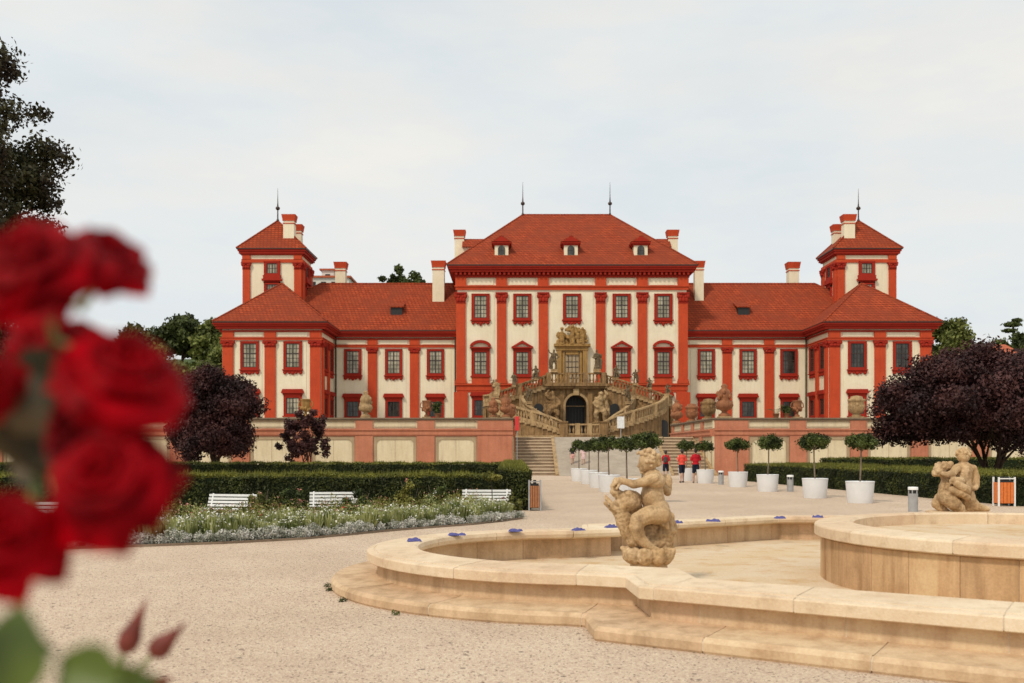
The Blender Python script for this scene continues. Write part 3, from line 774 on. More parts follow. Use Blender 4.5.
# left: x from -75 to .07 ; right: 13.5 -> 90
pl = [(-9.9 - P4 * k, 1.22) for k in range(-1, 16)]
retaining('cream and salmon panelled garden wall left of the entrance steps', Matrix.Translation((-75, 67, 0)), 75.07, [(c + 75, w) for c, w in pl] + [(75.07 - 1.22, 2.4)])
pr = [(19.15 + 4.06 * k, 1.15) for k in range(0, 17)]
retaining('cream and salmon panelled garden wall right of the entrance steps', Matrix.Translation((13.53, 67, 0)), 80, [(c - 13.53, w) for c, w in pr] + [(1.18, 2.3)])
retaining('garden wall flanking the right-hand steps, running back to the staircase', Matrix.Translation((13.52, 84.5, 0)) @ Matrix.Rotation(-PI / 2, 4, 'Z'), 17.0, [(.5, .9), (5.3, .9), (9.6, .9), (13.4, .9)])
retaining('garden wall flanking the left-hand steps, running back to the staircase', Matrix.Translation((.09, 67.5, 0)) @ Matrix.Rotation(PI / 2, 4, 'Z'), 17.0, [(3.6, .9), (7.4, .9), (11.7, .9), (16.4, .9)])
# ------------------------------------------------------------------ grand staircase
gs = thing('grand_staircase', (AX, 100, 2.65), 'curving double sandstone staircase with balustrades and a dark grotto arch', 'staircase')
def lerp_path(P, n):
    """catmull-rom through P (tuples of any length)"""
    out = []; k = len(P) - 1
    for i in range(n):
        t = i / (n - 1) * k; j = min(int(t), k - 1); f = t - j
        p0, p1, p2, p3 = [np.array(P[max(0, min(k, q))], float) for q in (j - 1, j, j + 1, j + 2)]
        out.append(.5 * ((2 * p1) + (-p0 + p2) * f + (2 * p0 - 5 * p1 + 4 * p2 - p3) * f * f + (-p0 + 3 * p1 - 3 * p2 + p3) * f ** 3))
    return out
BAL = []
def balustrade(pts, parent, h=1.05, mat='sand_light', sp=.36, posts=None, solid=.3):
    """pts: 3d floor line"""
    pts = [Vector(p) for p in pts]
    m = MB(); b = MB()
    L = [0]
    for a, c in zip(pts[:-1], pts[1:]): L.append(L[-1] + (c - a).length)
    def at(d):
        d = max(0, min(L[-1], d)); i = max(j for j in range(len(L) - 1) if L[j] <= d + 1e-9); f = (d - L[i]) / max(1e-6, L[i + 1] - L[i]); return pts[i].lerp(pts[i + 1], f)
    def rail(mb, z0, z1, w):
        vs = []; n = len(pts)
        for i, p in enumerate(pts):
            d = pts[min(i + 1, n - 1)] - pts[max(0, i - 1)]; d.z = 0; d.normalize(); nn = Vector((-d.y, d.x, 0)) * w
            for q, z in ((nn, z0), (-nn, z0), (-nn, z1), (nn, z1)): vs.append(tuple(p + q + Vector((0, 0, z))))
        fs = [(i * 4 + k, i * 4 + (k + 1) % 4, i * 4 + 4 + (k + 1) % 4, i * 4 + 4 + k) for i in range(n - 1) for k in range(4)] + [(3, 2, 1, 0), tuple(range(4 * n - 4, 4 * n))]
        mb.add(vs, fs)
    rail(m, -.15, .14, .17); rail(m, h - .15, h, .2)
    np_ = posts or max(2, int(L[-1] / 2.6) + 1)
    pd = [L[-1] * i / (np_ - 1) for i in range(np_)]
    for d in pd:
        p = at(d); m.box(p.x - .24, p.x + .24, p.y - .24, p.y + .24, p.z - .2, p.z + h + .04)
    o = m.build('balustrade', mat, parent)
    n = int(L[-1] / sp)
    for i in range(n + 1):
        d = L[-1] * i / n
        if min(abs(d - q) for q in pd) < .3: continue
        BAL.append((at(d).copy(), h, mat, o))
    return o
land_z = 8.7
# landing block with grotto arch
m = MB(); aw, az0, azs = 1.12, 2.65, 6.4
T = []
for s in (-1, 1):
    m.box(AX + s * aw, AX + s * 3.0, 106.2, 112.6, 2.65, 8.2)
arc = [(AX + aw * math.cos(t), azs + 1.15 * math.sin(t)) for t in [PI * i / 14 for i in range(15)]]
for a, c in zip(arc[:-1], arc[1:]): m.xprism([a, c, (c[0], 8.2), (a[0], 8.2)], 106.2, 112.6)
for s in (-1, 1):
    for u0, u1, y in ((2.3, 3.12, 105.9), (1.25, 1.75, 106.05)): m.box(AX + s * u0, AX + s * u1, y, 106.22, 2.65, 7.9)
for i in range(9): m.box(AX - 3.03, AX + 3.03, 106.12, 106.19, 3 + i * .6, 3.52 + i * .6) if False else None
m.build('wall', 'sand', gs)
m = MB()
for a, c in zip(arc[:-1], arc[1:]):
    o1 = (AX + (a[0] - AX) * 1.22, azs + (a[1] - azs) * 1.22); o2 = (AX + (c[0] - AX) * 1.22, azs + (c[1] - azs) * 1.22)
    m.xprism([a, c, o2, o1], 105.98, 106.22)
for s in (-1, 1): m.box(AX + s * aw, AX + s * aw * 1.22, 105.98, 106.22, 2.65, azs)
m.box(AX - .3, AX + .3, 105.8, 106.22, 7.5, 8.2); m.build('arch_surround', 'sand_light', gs)
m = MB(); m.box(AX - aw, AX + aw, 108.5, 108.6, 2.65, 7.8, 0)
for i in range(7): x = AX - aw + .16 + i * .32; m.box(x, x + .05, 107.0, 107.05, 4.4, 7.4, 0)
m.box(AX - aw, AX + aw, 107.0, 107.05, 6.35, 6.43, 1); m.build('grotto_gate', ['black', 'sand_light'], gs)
m = MB(); m.box(AX - 3.2, AX + 3.2, 105.7, 113.0, 8.2, 8.45); m.box(AX - 3.4, AX + 3.4, 105.45, 113.1, 8.45, land_z); m.build('landing', 'sand', gs)
balustrade([(AX - 2.9, 105.75, land_z), (AX + 2.9, 105.75, land_z)], gs, 1.15, 'sand', posts=4)
for s in (-1, 1):
    X = lambda u: AX + s * u
    # lower flight: outer and inner edges, rising outwards
    oe = lerp_path([(1.9, 95.4), (3.6, 95.9), (6.0, 97.6), (8.0, 99.8), (8.9, 101.8)], 19)
    ie = lerp_path([(2.5, 99.9), (3.3, 100.4), (4.5, 101.5), (5.4, 102.8), (5.8, 103.8)], 19)
    z = [3.35 + (6.25 - 3.35) * i / 18 for i in range(19)]
    m = MB()
    for i in range(18):
        q = [(X(oe[i][0]), oe[i][1]), (X(oe[i + 1][0]), oe[i + 1][1]), (X(ie[i + 1][0]), ie[i + 1][1]), (X(ie[i][0]), ie[i][1])]
        m.prism(q, 2.65, z[i])
    m.build('flight', 'sand', gs)
    m = MB()   # outer wall skin with mouldings
    for i in range(18):
        a, c = oe[i], oe[i + 1]
        for zz0, zz1, o_ in ((-.28, -.05, .16),):
            d = np.array([c[0] - a[0], c[1] - a[1]]); d /= np.linalg.norm(d); nrm = np.array([d[1], -d[0]]) * o_
            m.prism([(X(a[0] + nrm[0]), a[1] + nrm[1]), (X(c[0] + nrm[0]), c[1] + nrm[1]), (X(c[0]), c[1]), (X(a[0]), a[1])], z[i] + zz0, z[i] + zz1)
    for i in range(18):
        a, c = oe[i], oe[i + 1]; d = np.array([c[0] - a[0], c[1] - a[1]]); d /= np.linalg.norm(d); nrm = np.array([d[1], -d[0]]) * .13
        m.prism([(X(a[0] + nrm[0]), a[1] + nrm[1]), (X(c[0] + nrm[0]), c[1] + nrm[1]), (X(c[0]), c[1]), (X(a[0]), a[1])], 2.65, 3.1)
    m.build('string_course', 'sand_light', gs)
    balustrade([(X(oe[i][0]), oe[i][1] + .15, z[i]) for i in range(19)], gs, 1.05)
    balustrade([(X(ie[i][0]), ie[i][1], z[i]) for i in range(19)], gs, 1.05, posts=3)
    # turning landing
    m = MB(); m.prism([(X(8.9), 101.8), (X(5.8), 103.8), (X(6.2), 107.0), (X(9.6), 106.5), (X(9.7), 103.5)], 2.65, 6.35)
    m.box(X(9.45), X(9.8), 102.6, 103.4, 2.7, 6.0); m.build('turning_landing', 'sand', gs)
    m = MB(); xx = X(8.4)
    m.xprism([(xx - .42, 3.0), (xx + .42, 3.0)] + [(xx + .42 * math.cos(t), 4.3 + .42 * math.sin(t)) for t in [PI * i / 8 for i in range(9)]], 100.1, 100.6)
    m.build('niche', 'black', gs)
    balustrade([(X(8.9), 101.9, 6.35), (X(9.6), 103.5, 6.35), (X(9.5), 106.4, 6.35)], gs, 1.05, posts=3)
    # upper flight back towards the landing
    fe = lerp_path([(8.9, 103.1), (7.0, 104.0), (5.0, 105.0), (3.0, 105.9)], 15)
    be = lerp_path([(9.4, 106.5), (7.3, 107.4), (5.2, 108.4), (3.2, 109.2)], 15)
    z2 = [6.35 + (land_z - 6.35) * i / 14 for i in range(15)]
    m = MB()
    for i in range(14):
        m.prism([(X(fe[i][0]), fe[i][1]), (X(fe[i + 1][0]), fe[i + 1][1]), (X(be[i + 1][0]), be[i + 1][1]), (X(be[i][0]), be[i][1])], 2.65, z2[i])
    m.build('flight', 'sand', gs)
    m = MB()
    for i in range(14):
        a, c = fe[i], fe[i + 1]
        m.prism([(X(a[0]), a[1] - .18), (X(c[0]), c[1] - .18), (X(c[0]), c[1]), (X(a[0]), a[1])], z2[i] - .32, z2[i] - .06)
    m.build('string_course', 'sand_light', gs)
    balustrade([(X(fe[i][0]), fe[i][1] + .1, z2[i]) for i in range(15)], gs, 1.1, 'sand')
    balustrade([(X(be[i][0]), be[i][1], z2[i]) for i in range(15)], gs, 1.1, 'sand')
    # niches in the wall under the upper flight
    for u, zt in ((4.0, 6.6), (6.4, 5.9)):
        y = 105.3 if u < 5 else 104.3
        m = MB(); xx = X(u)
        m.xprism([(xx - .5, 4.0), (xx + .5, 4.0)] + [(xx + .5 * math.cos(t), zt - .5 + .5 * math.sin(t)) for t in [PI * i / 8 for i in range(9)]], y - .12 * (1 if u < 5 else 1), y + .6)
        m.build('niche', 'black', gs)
# centre balustrade and front plinth of the oval court
m = MB(); m.prism([(AX - 2.1, 94.9), (AX + 2.1, 94.9), (AX + 2.1, 95.7), (AX - 2.1, 95.7)], 2.65, 3.15)
m.box(AX - 12, AX + 12, 94.2, 94.8, 2.65, 2.78); m.build('plinth', 'sand', gs)
balustrade([(AX - 1.7, 95.2, 3.15), (AX + 1.7, 95.2, 3.15)], gs, 1.05, posts=4)
for s in (-1, 1):
    m = MB(); x = AX + s * 1.9; m.box(x - .35, x + .35, 94.8, 95.6, 2.65, 4.3); m.box(x - .42, x + .42, 94.72, 95.66, 4.3, 4.42); m.build('newel', 'sand', gs)

BAL.sort(key=lambda q: q[0].y); _bp = {}
for p, h, mt, o in BAL[:100]:
    if (h, mt) not in _bp:
        b = MB(); b.lathe([(.07, .1), (.07, .2), (.12, .38), (.1, .5), (.055, .7), (.08, h - .14)], (0, 0, 0), 8, caps=False); q = b.build('baluster', mt, origin=(0, 0, 0)); _bp[(h, mt)] = q
    else: q = dup(_bp[(h, mt)])
    q.parent = o; q.location = p - wloc(o)
b = MB()
for p, h, mt, o in BAL[100:]: b.lathe([(.07, .1), (.07, .2), (.12, .38), (.1, .5), (.055, .7), (.08, h - .14)], tuple(p), 6, caps=False)
b.build('baluster', 'sand', gs)['kind'] = 'stuff'

# ------------------------------------------------------------------ statues and urns on the staircase and walls
def figure_parts(kind, h=2.1):
    k = h / 2.1; P = []
    def c(*q): return [tuple(v * k for v in r) for r in q]
    if kind == 'hero':      # standing, arm raised, cloak
        P += chain(*c((-.18, 0, 0, .12), (-.2, -.02, .5, .11), (-.1, 0, 1.0, .17), (0, 0, 1.4, .24)))
        P += chain(*c((.22, .0, 0, .12), (.24, -.14, .5, .11), (.1, 0, 1.0, .17)))
        P += chain(*c((0, 0, 1.0, .23), (.02, 0, 1.45, .26), (.02, 0, 1.68, .12), (.02, -.02, 1.8, .1)))
        P += [el(tuple(v * k for v in (.03, -.03, 1.93)), (.13 * k, .14 * k, .17 * k))]
        P += chain(*c((.22, 0, 1.6, .1), (.5, -.08, 1.75, .08), (.62, -.1, 2.1, .06)))
        P += chain(*c((-.22, 0, 1.6, .1), (-.48, -.05, 1.3, .08), (-.3, -.22, 1.1, .06)))
        P += chain(*c((.05, .2, 1.55, .18), (.3, .22, 1.0, .22), (.35, .2, .25, .2)))
    elif kind == 'robed':
        P += chain(*c((0, 0, .02, .36), (.03, 0, .5, .31), (0, 0, 1.0, .25), (-.03, 0, 1.42, .25), (-.03, 0, 1.66, .12), (-.05, -.03, 1.76, .1)))
        P += [el(tuple(v * k for v in (-.06, -.05, 1.9)), (.13 * k, .14 * k, .17 * k))]
        P += chain(*c((-.24, 0, 1.55, .1), (-.42, -.1, 1.2, .09), (-.15, -.3, 1.15, .07)))
        P += chain(*c((.2, 0, 1.55, .1), (.42, .02, 1.3, .09), (.5, -.15, 1.6, .06)))
        P += chain(*c((.2, .1, 1.4, .15), (.42, .05, .8, .17), (.3, -.1, .1, .2)))
    else:                   # seated / crouching
        P += chain(*c((0, .1, .1, .45), (0, .1, .5, .38)))
        P += chain(*c((0, .1, .6, .27), (.05, .02, 1.1, .25), (.04, 0, 1.32, .12)))
        P += [el(tuple(v * k for v in (.08, -.04, 1.5)), (.14 * k, .15 * k, .18 * k))]
        P += chain(*c((-.15, 0, .6, .17), (-.25, -.5, .62, .14), (-.25, -.5, .1, .11)))
        P += chain(*c((.15, 0, .6, .17), (.35, -.42, .5, .14), (.5, -.5, .05, .11)))
        P += chain(*c((.25, 0, 1.2, .1), (.55, -.1, .95, .08), (.6, -.2, 1.35, .06)))
        P += chain(*c((-.2, 0, 1.2, .1), (-.45, -.2, .9, .08), (-.2, -.4, .75, .06)))
    return P
_sp = {}
def statue(kind, u, Y, z, h, label, rz=0, mat='statue_dark', flip=False, ped=.35, group='weathered statues of the grand staircase', cat='statue'):
    key = (kind, mat)
    if key not in _sp:
        t = thing('garden_statue', (0, 0, 0), label, cat, group)
        m = MB(); m.box(-.38, .38, -.38, .38, 0, .1); m.box(-.32, .32, -.32, .32, .1, .26); m.box(-.36, .36, -.36, .36, .26, .35); m.build('pedestal', 'sand_light', t)
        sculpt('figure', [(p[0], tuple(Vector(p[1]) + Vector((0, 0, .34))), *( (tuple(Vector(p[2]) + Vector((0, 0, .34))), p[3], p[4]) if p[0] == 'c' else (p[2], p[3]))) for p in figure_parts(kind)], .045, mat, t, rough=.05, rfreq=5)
        _sp[key] = t
    else: t = dup(_sp[key], label=label)
    t.location = (AX + u, Y, z); t.rotation_euler = (0, 0, rz); k = h / 2.45; t.scale = (k * (-1 if flip else 1), k, k)
    return t
LZ = land_z + 1.19
statue('hero', -2.35, 105.75, LZ, 2.5, 'dark statue with raised arm on the left end of the balcony rail', flip=True)
statue('robed', 2.2, 105.75, LZ, 2.5, 'robed dark statue on the right end of the balcony rail')
statue('seat', -4.25, 105.4, 9.05, 1.9, 'crouching statue partway down the upper left rail, left of the balcony', flip=True)
statue('seat', 4.15, 105.5, 9.1, 1.9, 'crouching statue partway down the upper right rail, right of the balcony')
statue('robed', -6.6, 104.3, 8.25, 1.6, 'small robed statue near the lower end of the upper left rail')
statue('hero', 6.1, 104.5, 8.45, 1.7, 'small statue with raised arm on the upper right rail above the steps')
statue('seat', 7.5, 103.9, 8.0, 1.5, 'small crouching statue low on the upper right rail', flip=True)
statue('hero', -8.7, 103.2, 7.5, 1.5, 'small statue with raised arm at the left turn of the staircase')
statue('seat', 9.3, 103.6, 7.45, 1.4, 'small crouching statue at the right turn of the staircase')
statue('robed', -8.4, 101.0, 6.9, 2.0, 'pale robed statue on the far left post of the lower rail', mat='sand_light')
statue('hero', 5.0, 102.5, 6.4, 1.9, 'statue on the inner rail of the lower right flight')
statue('hero', -5.0, 102.5, 6.4, 1.9, 'statue on the inner rail of the lower left flight', flip=True)
for s in (-1, 1):   # large giants beside the grotto arch
    t = thing('giant_statue', (AX + s * 2.45, 105.2, 2.65), 'huge muscular stone giants left of the dark grotto arch' if s < 0 else 'huge muscular stone giants right of the dark grotto arch', 'statue', 'giant statues flanking the grotto')
    m = MB(); x = AX + s * 2.45; m.box(x - .95, x + .95, 104.5, 105.9, 2.65, 4.5); m.box(x - 1.02, x + 1.02, 104.42, 105.9, 4.5, 4.65); m.build('pedestal', 'sand', t)
    P_ = []
    def q(*r): return [(x + s * a, 105.1 + b, c_, rr) for a, b, c_, rr in r]
    P_ += chain(*q((-.3, 0, 4.7, .25), (-.45, -.2, 5.5, .26), (-.1, 0, 6.2, .4), (.0, 0, 7.0, .42), (.1, -.1, 7.45, .2))); P_.append(el((x + s * .1, 104.95, 7.62), (.24, .26, .3)))
    P_ += chain(*q((.5, 0, 4.7, .24), (.55, -.3, 5.5, .26), (.1, 0, 6.2, .38)))
    P_ += chain(*q((.4, 0, 7.1, .2), (.8, -.1, 7.5, .17), (.5, 0, 7.95, .14))); P_ += chain(*q((-.35, 0, 7.1, .2), (-.7, -.2, 6.6, .16), (-.35, -.4, 6.2, .13)))
    P_ += chain(*q((.75, .3, 4.8, .35), (.8, .3, 6.0, .35), (.6, .2, 6.8, .25)))
    sculpt('figure', P_, .07, 'sand_light' if s > 0 else 'sand', t, rough=.1, rfreq=3)

URN = {
 'krater': [(.22, 0), (.24, .08), (.12, .16), (.1, .26), (.2, .36), (.36, .55), (.4, .8), (.38, .95), (.44, 1.0), (.44, 1.05), (.3, 1.06), (.28, 1.0)],
 'pot': [(.2, 0), (.22, .06), (.17, .12), (.3, .2), (.4, .38), (.36, .62), (.38, .72), (.42, .76), (.42, .84), (.3, .88), (.27, .98), (.1, 1.02)],
 'tall': [(.26, 0), (.28, .08), (.14, .16), (.12, .24), (.34, .36), (.42, .5), (.36, .66), (.25, .76), (.3, .84), (.33, 1.0), (.24, 1.2), (.12, 1.3), (.16, 1.4), (.04, 1.5)]}
def urn(kind, x, y, z, h, label, mat='terracotta', relief=True):
    t = thing('urn', (x, y, z), label, 'urn', 'terracotta urns on the garden walls')
    prof = [(r * (.72 if kind == 'krater' else 1), z_) for r, z_ in URN[kind]]; k = h / prof[-1][1] if kind != 'krater' else h / 1.06
    a = MB(); a.box(x - .28 * k, x + .28 * k, y - .28 * k, y + .28 * k, z, z + .07 * k); a.build('plinth', 'sand_light', t)
    a = MB(); a.lathe([(r * k, zz * k + .07 * k) for r, zz in prof], (x, y, z), 18)
    R = random.Random(int(x * 31) + 5)
    if relief:
        for i in range(14):
            th = i * 2 * PI / 14; zz = R.uniform(.4, .62) if kind != 'tall' else R.uniform(.35, 1.15)
            rr = {'krater': .25, 'pot': .33, 'tall': .31}[kind]
            a.ell((x + rr * k * math.cos(th), y + rr * k * math.sin(th), z + (zz + .05) * k), (.09 * k, .09 * k, .13 * k), sub=1)
    a.build('bowl', mat, t)
    if kind == 'krater':
        for s in (-1, 1):
            a = MB(); a.tube([(x + s * .25 * k, y, z + .6 * k), (x + s * .42 * k, y, z + .72 * k), (x + s * .38 * k, y, z + .95 * k), (x + s * .3 * k, y, z + 1.0 * k)], .04 * k, seg=6); a.build('handle', mat, t)
    return t
ZC = 3.86
urn('tall', 14.3, 67.35, ZC, 2.2, 'largest dark ornate urn on the corner of the right garden wall')
urn('tall', 13.75, 83.5, ZC, 1.95, 'dark tall urn at the staircase end of the right flank wall')
urn('pot', 13.78, 76.6, ZC, 1.3, 'squat terracotta urn midway along the right flank wall')
urn('pot', 13.78, 70.2, ZC, 1.35, 'ochre urn on the right flank wall next to the largest urn', mat='sand')
urn('krater', 19.2, 67.35, ZC, 1.1, 'small two-handled urn beside the potted plants on the right garden wall')
urn('pot', 23.2, 67.35, ZC, 1.4, 'rounded lidded urn on the right garden wall in front of the right pavilion', mat='sand_light')
urn('krater', -13.9, 67.35, ZC, 1.2, 'ochre urn on the left garden wall above the small purple tree', mat='ochre')
urn('tall', -9.85, 67.35, ZC, 1.75, 'pale tall urn on the left garden wall in front of the left wing', mat='sand_light')
urn('krater', -5.75, 67.35, ZC, 1.1, 'wide urn on the left garden wall beside a green shrub')
urn('tall', -.42, 67.4, ZC, 1.55, 'reddish urn on the left wall pillar beside the red sign')
urn('tall', -1.25, 67.5, ZC, 1.35, 'reddish urn on the left wall pillar, further from the steps')
urn('pot', -.15, 72.0, ZC, 1.1, 'small urn on the left flank wall behind the pillar')
def wallplant(x, y, h, n, label, mat='bay', palm=False):
    t = thing('potted_plant', (x, y, ZC), label, 'plant')
    a = MB(); a.lathe([(.16, 0), (.22, .28), (.24, .3), (.2, .31), (.18, .27)], (x, y, ZC), 12); a.build('pot', 'terracotta', t)
    if palm:
        V = []; F = []
        R = random.Random(4)
        m = MB()
        for i in range(14):
            a_ = R.uniform(0, 2 * PI); L = R.uniform(.6, 1.0)
            for j in range(10):
                t0 = j / 10; p = Vector((x + math.cos(a_) * L * t0, y + math.sin(a_) * L * t0, ZC + .3 + h * (t0 - .75 * t0 * t0)))
                d = Vector((-math.sin(a_), math.cos(a_), -.5)) * .16 * (1 - t0 * .6)
                e = Vector((math.cos(a_), math.sin(a_), .2)) * .03
                for sg in (1, -1):
                    dd = Vector((d.x * sg, d.y * sg, d.z)); m.add([p, p + e, p + dd + e * 3], [(0, 1, 2)])
        m.build('fronds', mat, t)
    else:
        P_, d = crown_pts([(x + random.uniform(-.2, .2), y, ZC + .3 + h * f, .35, .3, .25) for f in (.2, .5, .8, .6)], n)
        V, F = leafquads(P_, d, .07); npmesh('foliage', V, F, mat, t)
wallplant(-5.0, 67.4, .8, 500, 'green shrub in a pot beside the wide urn on the left wall')
wallplant(17.8, 67.4, .9, 400, 'palm-like potted plant on the right garden wall', palm=True)
wallplant(18.5, 67.4, .55, 350, 'bushy green potted plant beside the small urn on the right wall')

# small signs
t = thing('notice_board', (AX + 4.6, 94.3, 2.65), 'white rectangular notice board hanging on the staircase balustrade', 'sign')
m = MB(); x = AX + 3.45; t.location = (x, 94.3, 2.65); m.box(x - .34, x + .34, 94.2, 94.24, 3.75, 4.85); m.build('board', 'signwhite', t)
m = MB(); m.box(x - .03, x + .03, 94.24, 94.3, 2.65, 4.6); m.build('post', 'grey', t)
t = thing('red_sign', (.33, 66.6, 0), 'narrow red sign on the left wall pillar by the steps', 'sign')
m = MB(); m.box(.2, .48, 66.72, 66.76, 3.0, 3.95, b=.01); m.build('plate', 'signred', t)
m = MB(); m.tube([(.34, 66.82, 0), (.34, 66.82, 3.9)], .025); m.build('post', 'grey', t)
# ------------------------------------------------------------------ fountain
FC = (AX, 12.95)
def outline():
    """coping outer edge, counter-clockwise seen from above, x <= axis half mirrored"""
    L = []
    cx, cy, r = 1.05, 12.95, 2.9
    a0, a1 = math.radians(98), math.radians(262)
    arc_ = [(cx + r * math.cos(a0 + (a1 - a0) * i / 40), cy + r * math.sin(a0 + (a1 - a0) * i / 40)) for i in range(41)]
    left = [(4.7, 19.05), (1.16, 16.75), (1.12, 16.02)] + arc_ + [(1.12, 9.88), (1.16, 9.15), (4.7, 6.85)]      # going from back, round the left, to the front
    right = [(2 * AX - x, y) for x, y in left[::-1]]
    return left + right                                                        # counter-clockwise
OUT = outline()
def resample(P, step=.12):
    Q = []; n = len(P)
    for i in range(n):
        a, b = Vector(P[i]), Vector(P[(i + 1) % n]); L = (b - a).length; k = max(1, int(L / step))
        if L < .5: k = 1
        for j in range(k): Q.append(tuple(a.lerp(b, j / k)))
    return Q
def offset(P, d):
    """d > 0 outward for a counter-clockwise polygon; mitred"""
    n = len(P); R_ = []
    for i in range(n):
        p0, p1, p2 = Vector(P[i - 1]), Vector(P[i]), Vector(P[(i + 1) % n])
        e1 = (p1 - p0).normalized(); e2 = (p2 - p1).normalized()
        n1 = Vector((e1.y, -e1.x)); n2 = Vector((e2.y, -e2.x)); b = (n1 + n2)
        k = d / max(.35, (1 + n1.dot(n2)))
        R_.append((p1.x + b.x * k, p1.y + b.y * k))
    return R_
BP = resample(OUT, .25)
def arclen(P):
    L = [0]
    for i in range(len(P)): L.append(L[-1] + (Vector(P[(i + 1) % len(P)]) - Vector(P[i])).length)
    return L
def loft(mb, rings, closed_prof=True, i0=0, i1=None, wrap=True, mi=0, smooth=False):
    """rings: list over profile of (list of xy, z)"""
    n = len(rings[0][0]); k = len(rings)
    idx = list(range(n)) if i1 is None else [(i % n) for i in range(i0, i1 + 1)]
    vs = [(rg[0][i][0], rg[0][i][1], rg[1]) for i in idx for rg in rings]
    m_ = len(idx); fs = []
    full = i1 is None
    for a in range(m_ if full else m_ - 1):
        b = (a + 1) % m_
        for q in range(k if closed_prof else k - 1):
            r_ = (q + 1) % k; fs.append((a * k + q, a * k + r_, b * k + r_, b * k + q))
    if not full and closed_prof: fs += [tuple(range(k))[::-1], tuple((m_ - 1) * k + q for q in range(k))]
    mb.add(vs, fs, mi, smooth)
def insert_cuts(P, cuts_at, gap):
    pass
fountain = thing('fountain', (FC[0], FC[1], 0), 'large empty sandstone fountain basin with lobed rim and a raised round inner basin', 'fountain')
def blocks(P, prof, name, mat, blk, gap=.012, seed=0, jitter=.0012, parent=fountain):
    """split the loft along the path into stone blocks with narrow open joints"""
    R = random.Random(seed)
    L = arclen(P); tot = L[-1]; n = len(P)
    # walk: dense path with own sampling
    def at(d):
        d %= tot
        import bisect
        i = min(bisect.bisect_right(L, d) - 1, n - 1); a, b = Vector(P[i]), Vector(P[(i + 1) % n]); return a.lerp(b, (d - L[i]) / max(1e-9, L[i + 1] - L[i]))
    # block cut stations; corners always inside blocks
    nb = max(3, int(tot / blk)); cuts = [tot * (i + R.uniform(-.12, .12)) / nb for i in range(nb)]
    dense = sorted([(L[i], None) for i in range(n)])
    offs = [offset(P, o) for o, z in prof]
    m = MB()
    def ringpt(o_i, d):
        d %= tot
        import bisect
        i = min(bisect.bisect_right(L, d) - 1, n - 1); f = (d - L[i]) / max(1e-9, L[i + 1] - L[i])
        a, b = offs[o_i][i], offs[o_i][(i + 1) % n]; return (a[0] + (b[0] - a[0]) * f, a[1] + (b[1] - a[1]) * f)
    for c in range(nb):
        a = cuts[c] + gap / 2; b = (cuts[(c + 1) % nb] + (tot if c == nb - 1 else 0)) - gap / 2
        st = [a] + [l for l in L[:-1] + [x + tot for x in L[:-1]] if a + .02 < l < b - .02] + [b]
        dz = R.uniform(-jitter, jitter); k = len(prof)
        vs = []
        for d in st:
            for q in range(k):
                x, y = ringpt(q, d); vs.append((x, y, prof[q][1] + (dz if prof[q][1] > .12 else 0)))
        fs = [(i * k + q, i * k + (q + 1) % k, (i + 1) * k + (q + 1) % k, (i + 1) * k + q) for i in range(len(st) - 1) for q in range(k)]
        fs += [tuple(range(k))[::-1], tuple((len(st) - 1) * k + q for q in range(k))]
        m.add(vs, fs)
    o = m.build(name, mat, parent); return o
# profiles listed outer-bottom -> clockwise (offset, z)
plinth = [(.40, -.05), (.44, .02), (.44, .09), (.40, .13), (.33, .125), (-.02, .14), (-.12, .15), (-.2, .155), (-.2, -.05)]
blocks(BP, plinth, 'plinth', 'fount', 1.55, seed=3)
wall = [(-.13, .1), (-.13, .345), (-.45, .345), (-.45, -.04), (-.2, -.04)]
blocks(BP, wall, 'wall', 'fount', 1.2, seed=5, gap=.008)
coping = [(-.10, .33), (-.012, .333), (.0, .342), (.0, .438), (-.008, .448), (-.022, .452), (-.085, .457), (-.09, .452), (-.10, .452), (-.105, .466), (-.60, .484), (-.64, .468), (-.655, .42), (-.64, .37), (-.58, .345), (-.5, .335)]
blocks(BP, coping, 'coping', 'fount_top', 1.35, seed=8)
m = MB(); loft(m, [(offset(BP, o), z) for o, z in ((.385, 0), (.436, .02), (.436, .088), (.398, .122), (.33, .117), (-.13, .138), (-.134, .34), (-.004, .345), (-.003, .434), (-.02, .449), (-.088, .449), (-.11, .462), (-.6, .480), (-.635, .42), (-.55, .35), (-.435, .345), (-.435, 0))])
m.build('joint_mortar', 'mortar', fountain)
m = MB(); fl = offset(BP, -.42); m.add([(x, y, .035) for x, y in fl], [tuple(range(len(fl)))]); m.build('floor', 'basin', fountain)
# inner raised round basin
IC = (AX, 12.55); IR = 2.88
CP = [(IC[0] + IR * math.cos(2 * PI * i / 96), IC[1] + IR * math.sin(2 * PI * i / 96)) for i in range(96)]
blocks(CP, [(-.08, .0), (-.08, .56), (-.12, .62), (-.42, .62), (-.42, 0)], 'inner_wall', 'streaked', .62, gap=.006, seed=2)
blocks(CP, [(-.06, .58), (-.01, .59), (.0, .60), (.0, .715), (-.01, .73), (-.03, .74), (-.45, .765), (-.50, .74), (-.5, .58)], 'inner_coping', 'fount_top', 1.35, seed=11)
m = MB(); loft(m, [([(IC[0] + (x - IC[0]) * f, IC[1] + (y - IC[1]) * f) for x, y in CP], z) for f, z in ((.967, .04), (.967, .61), (.9985, .61), (.9985, .714), (.988, .736), (.85, .759), (.832, .735), (.832, .6), (.86, .6), (.86, .04))]); m.build('joint_mortar', 'mortar', fountain)
m = MB(); m.add([(IC[0] + (x - IC[0]) * .87, IC[1] + (y - IC[1]) * .87, .6) for x, y in CP], [tuple(range(96))]); m.build('inner_floor', 'basin', fountain)
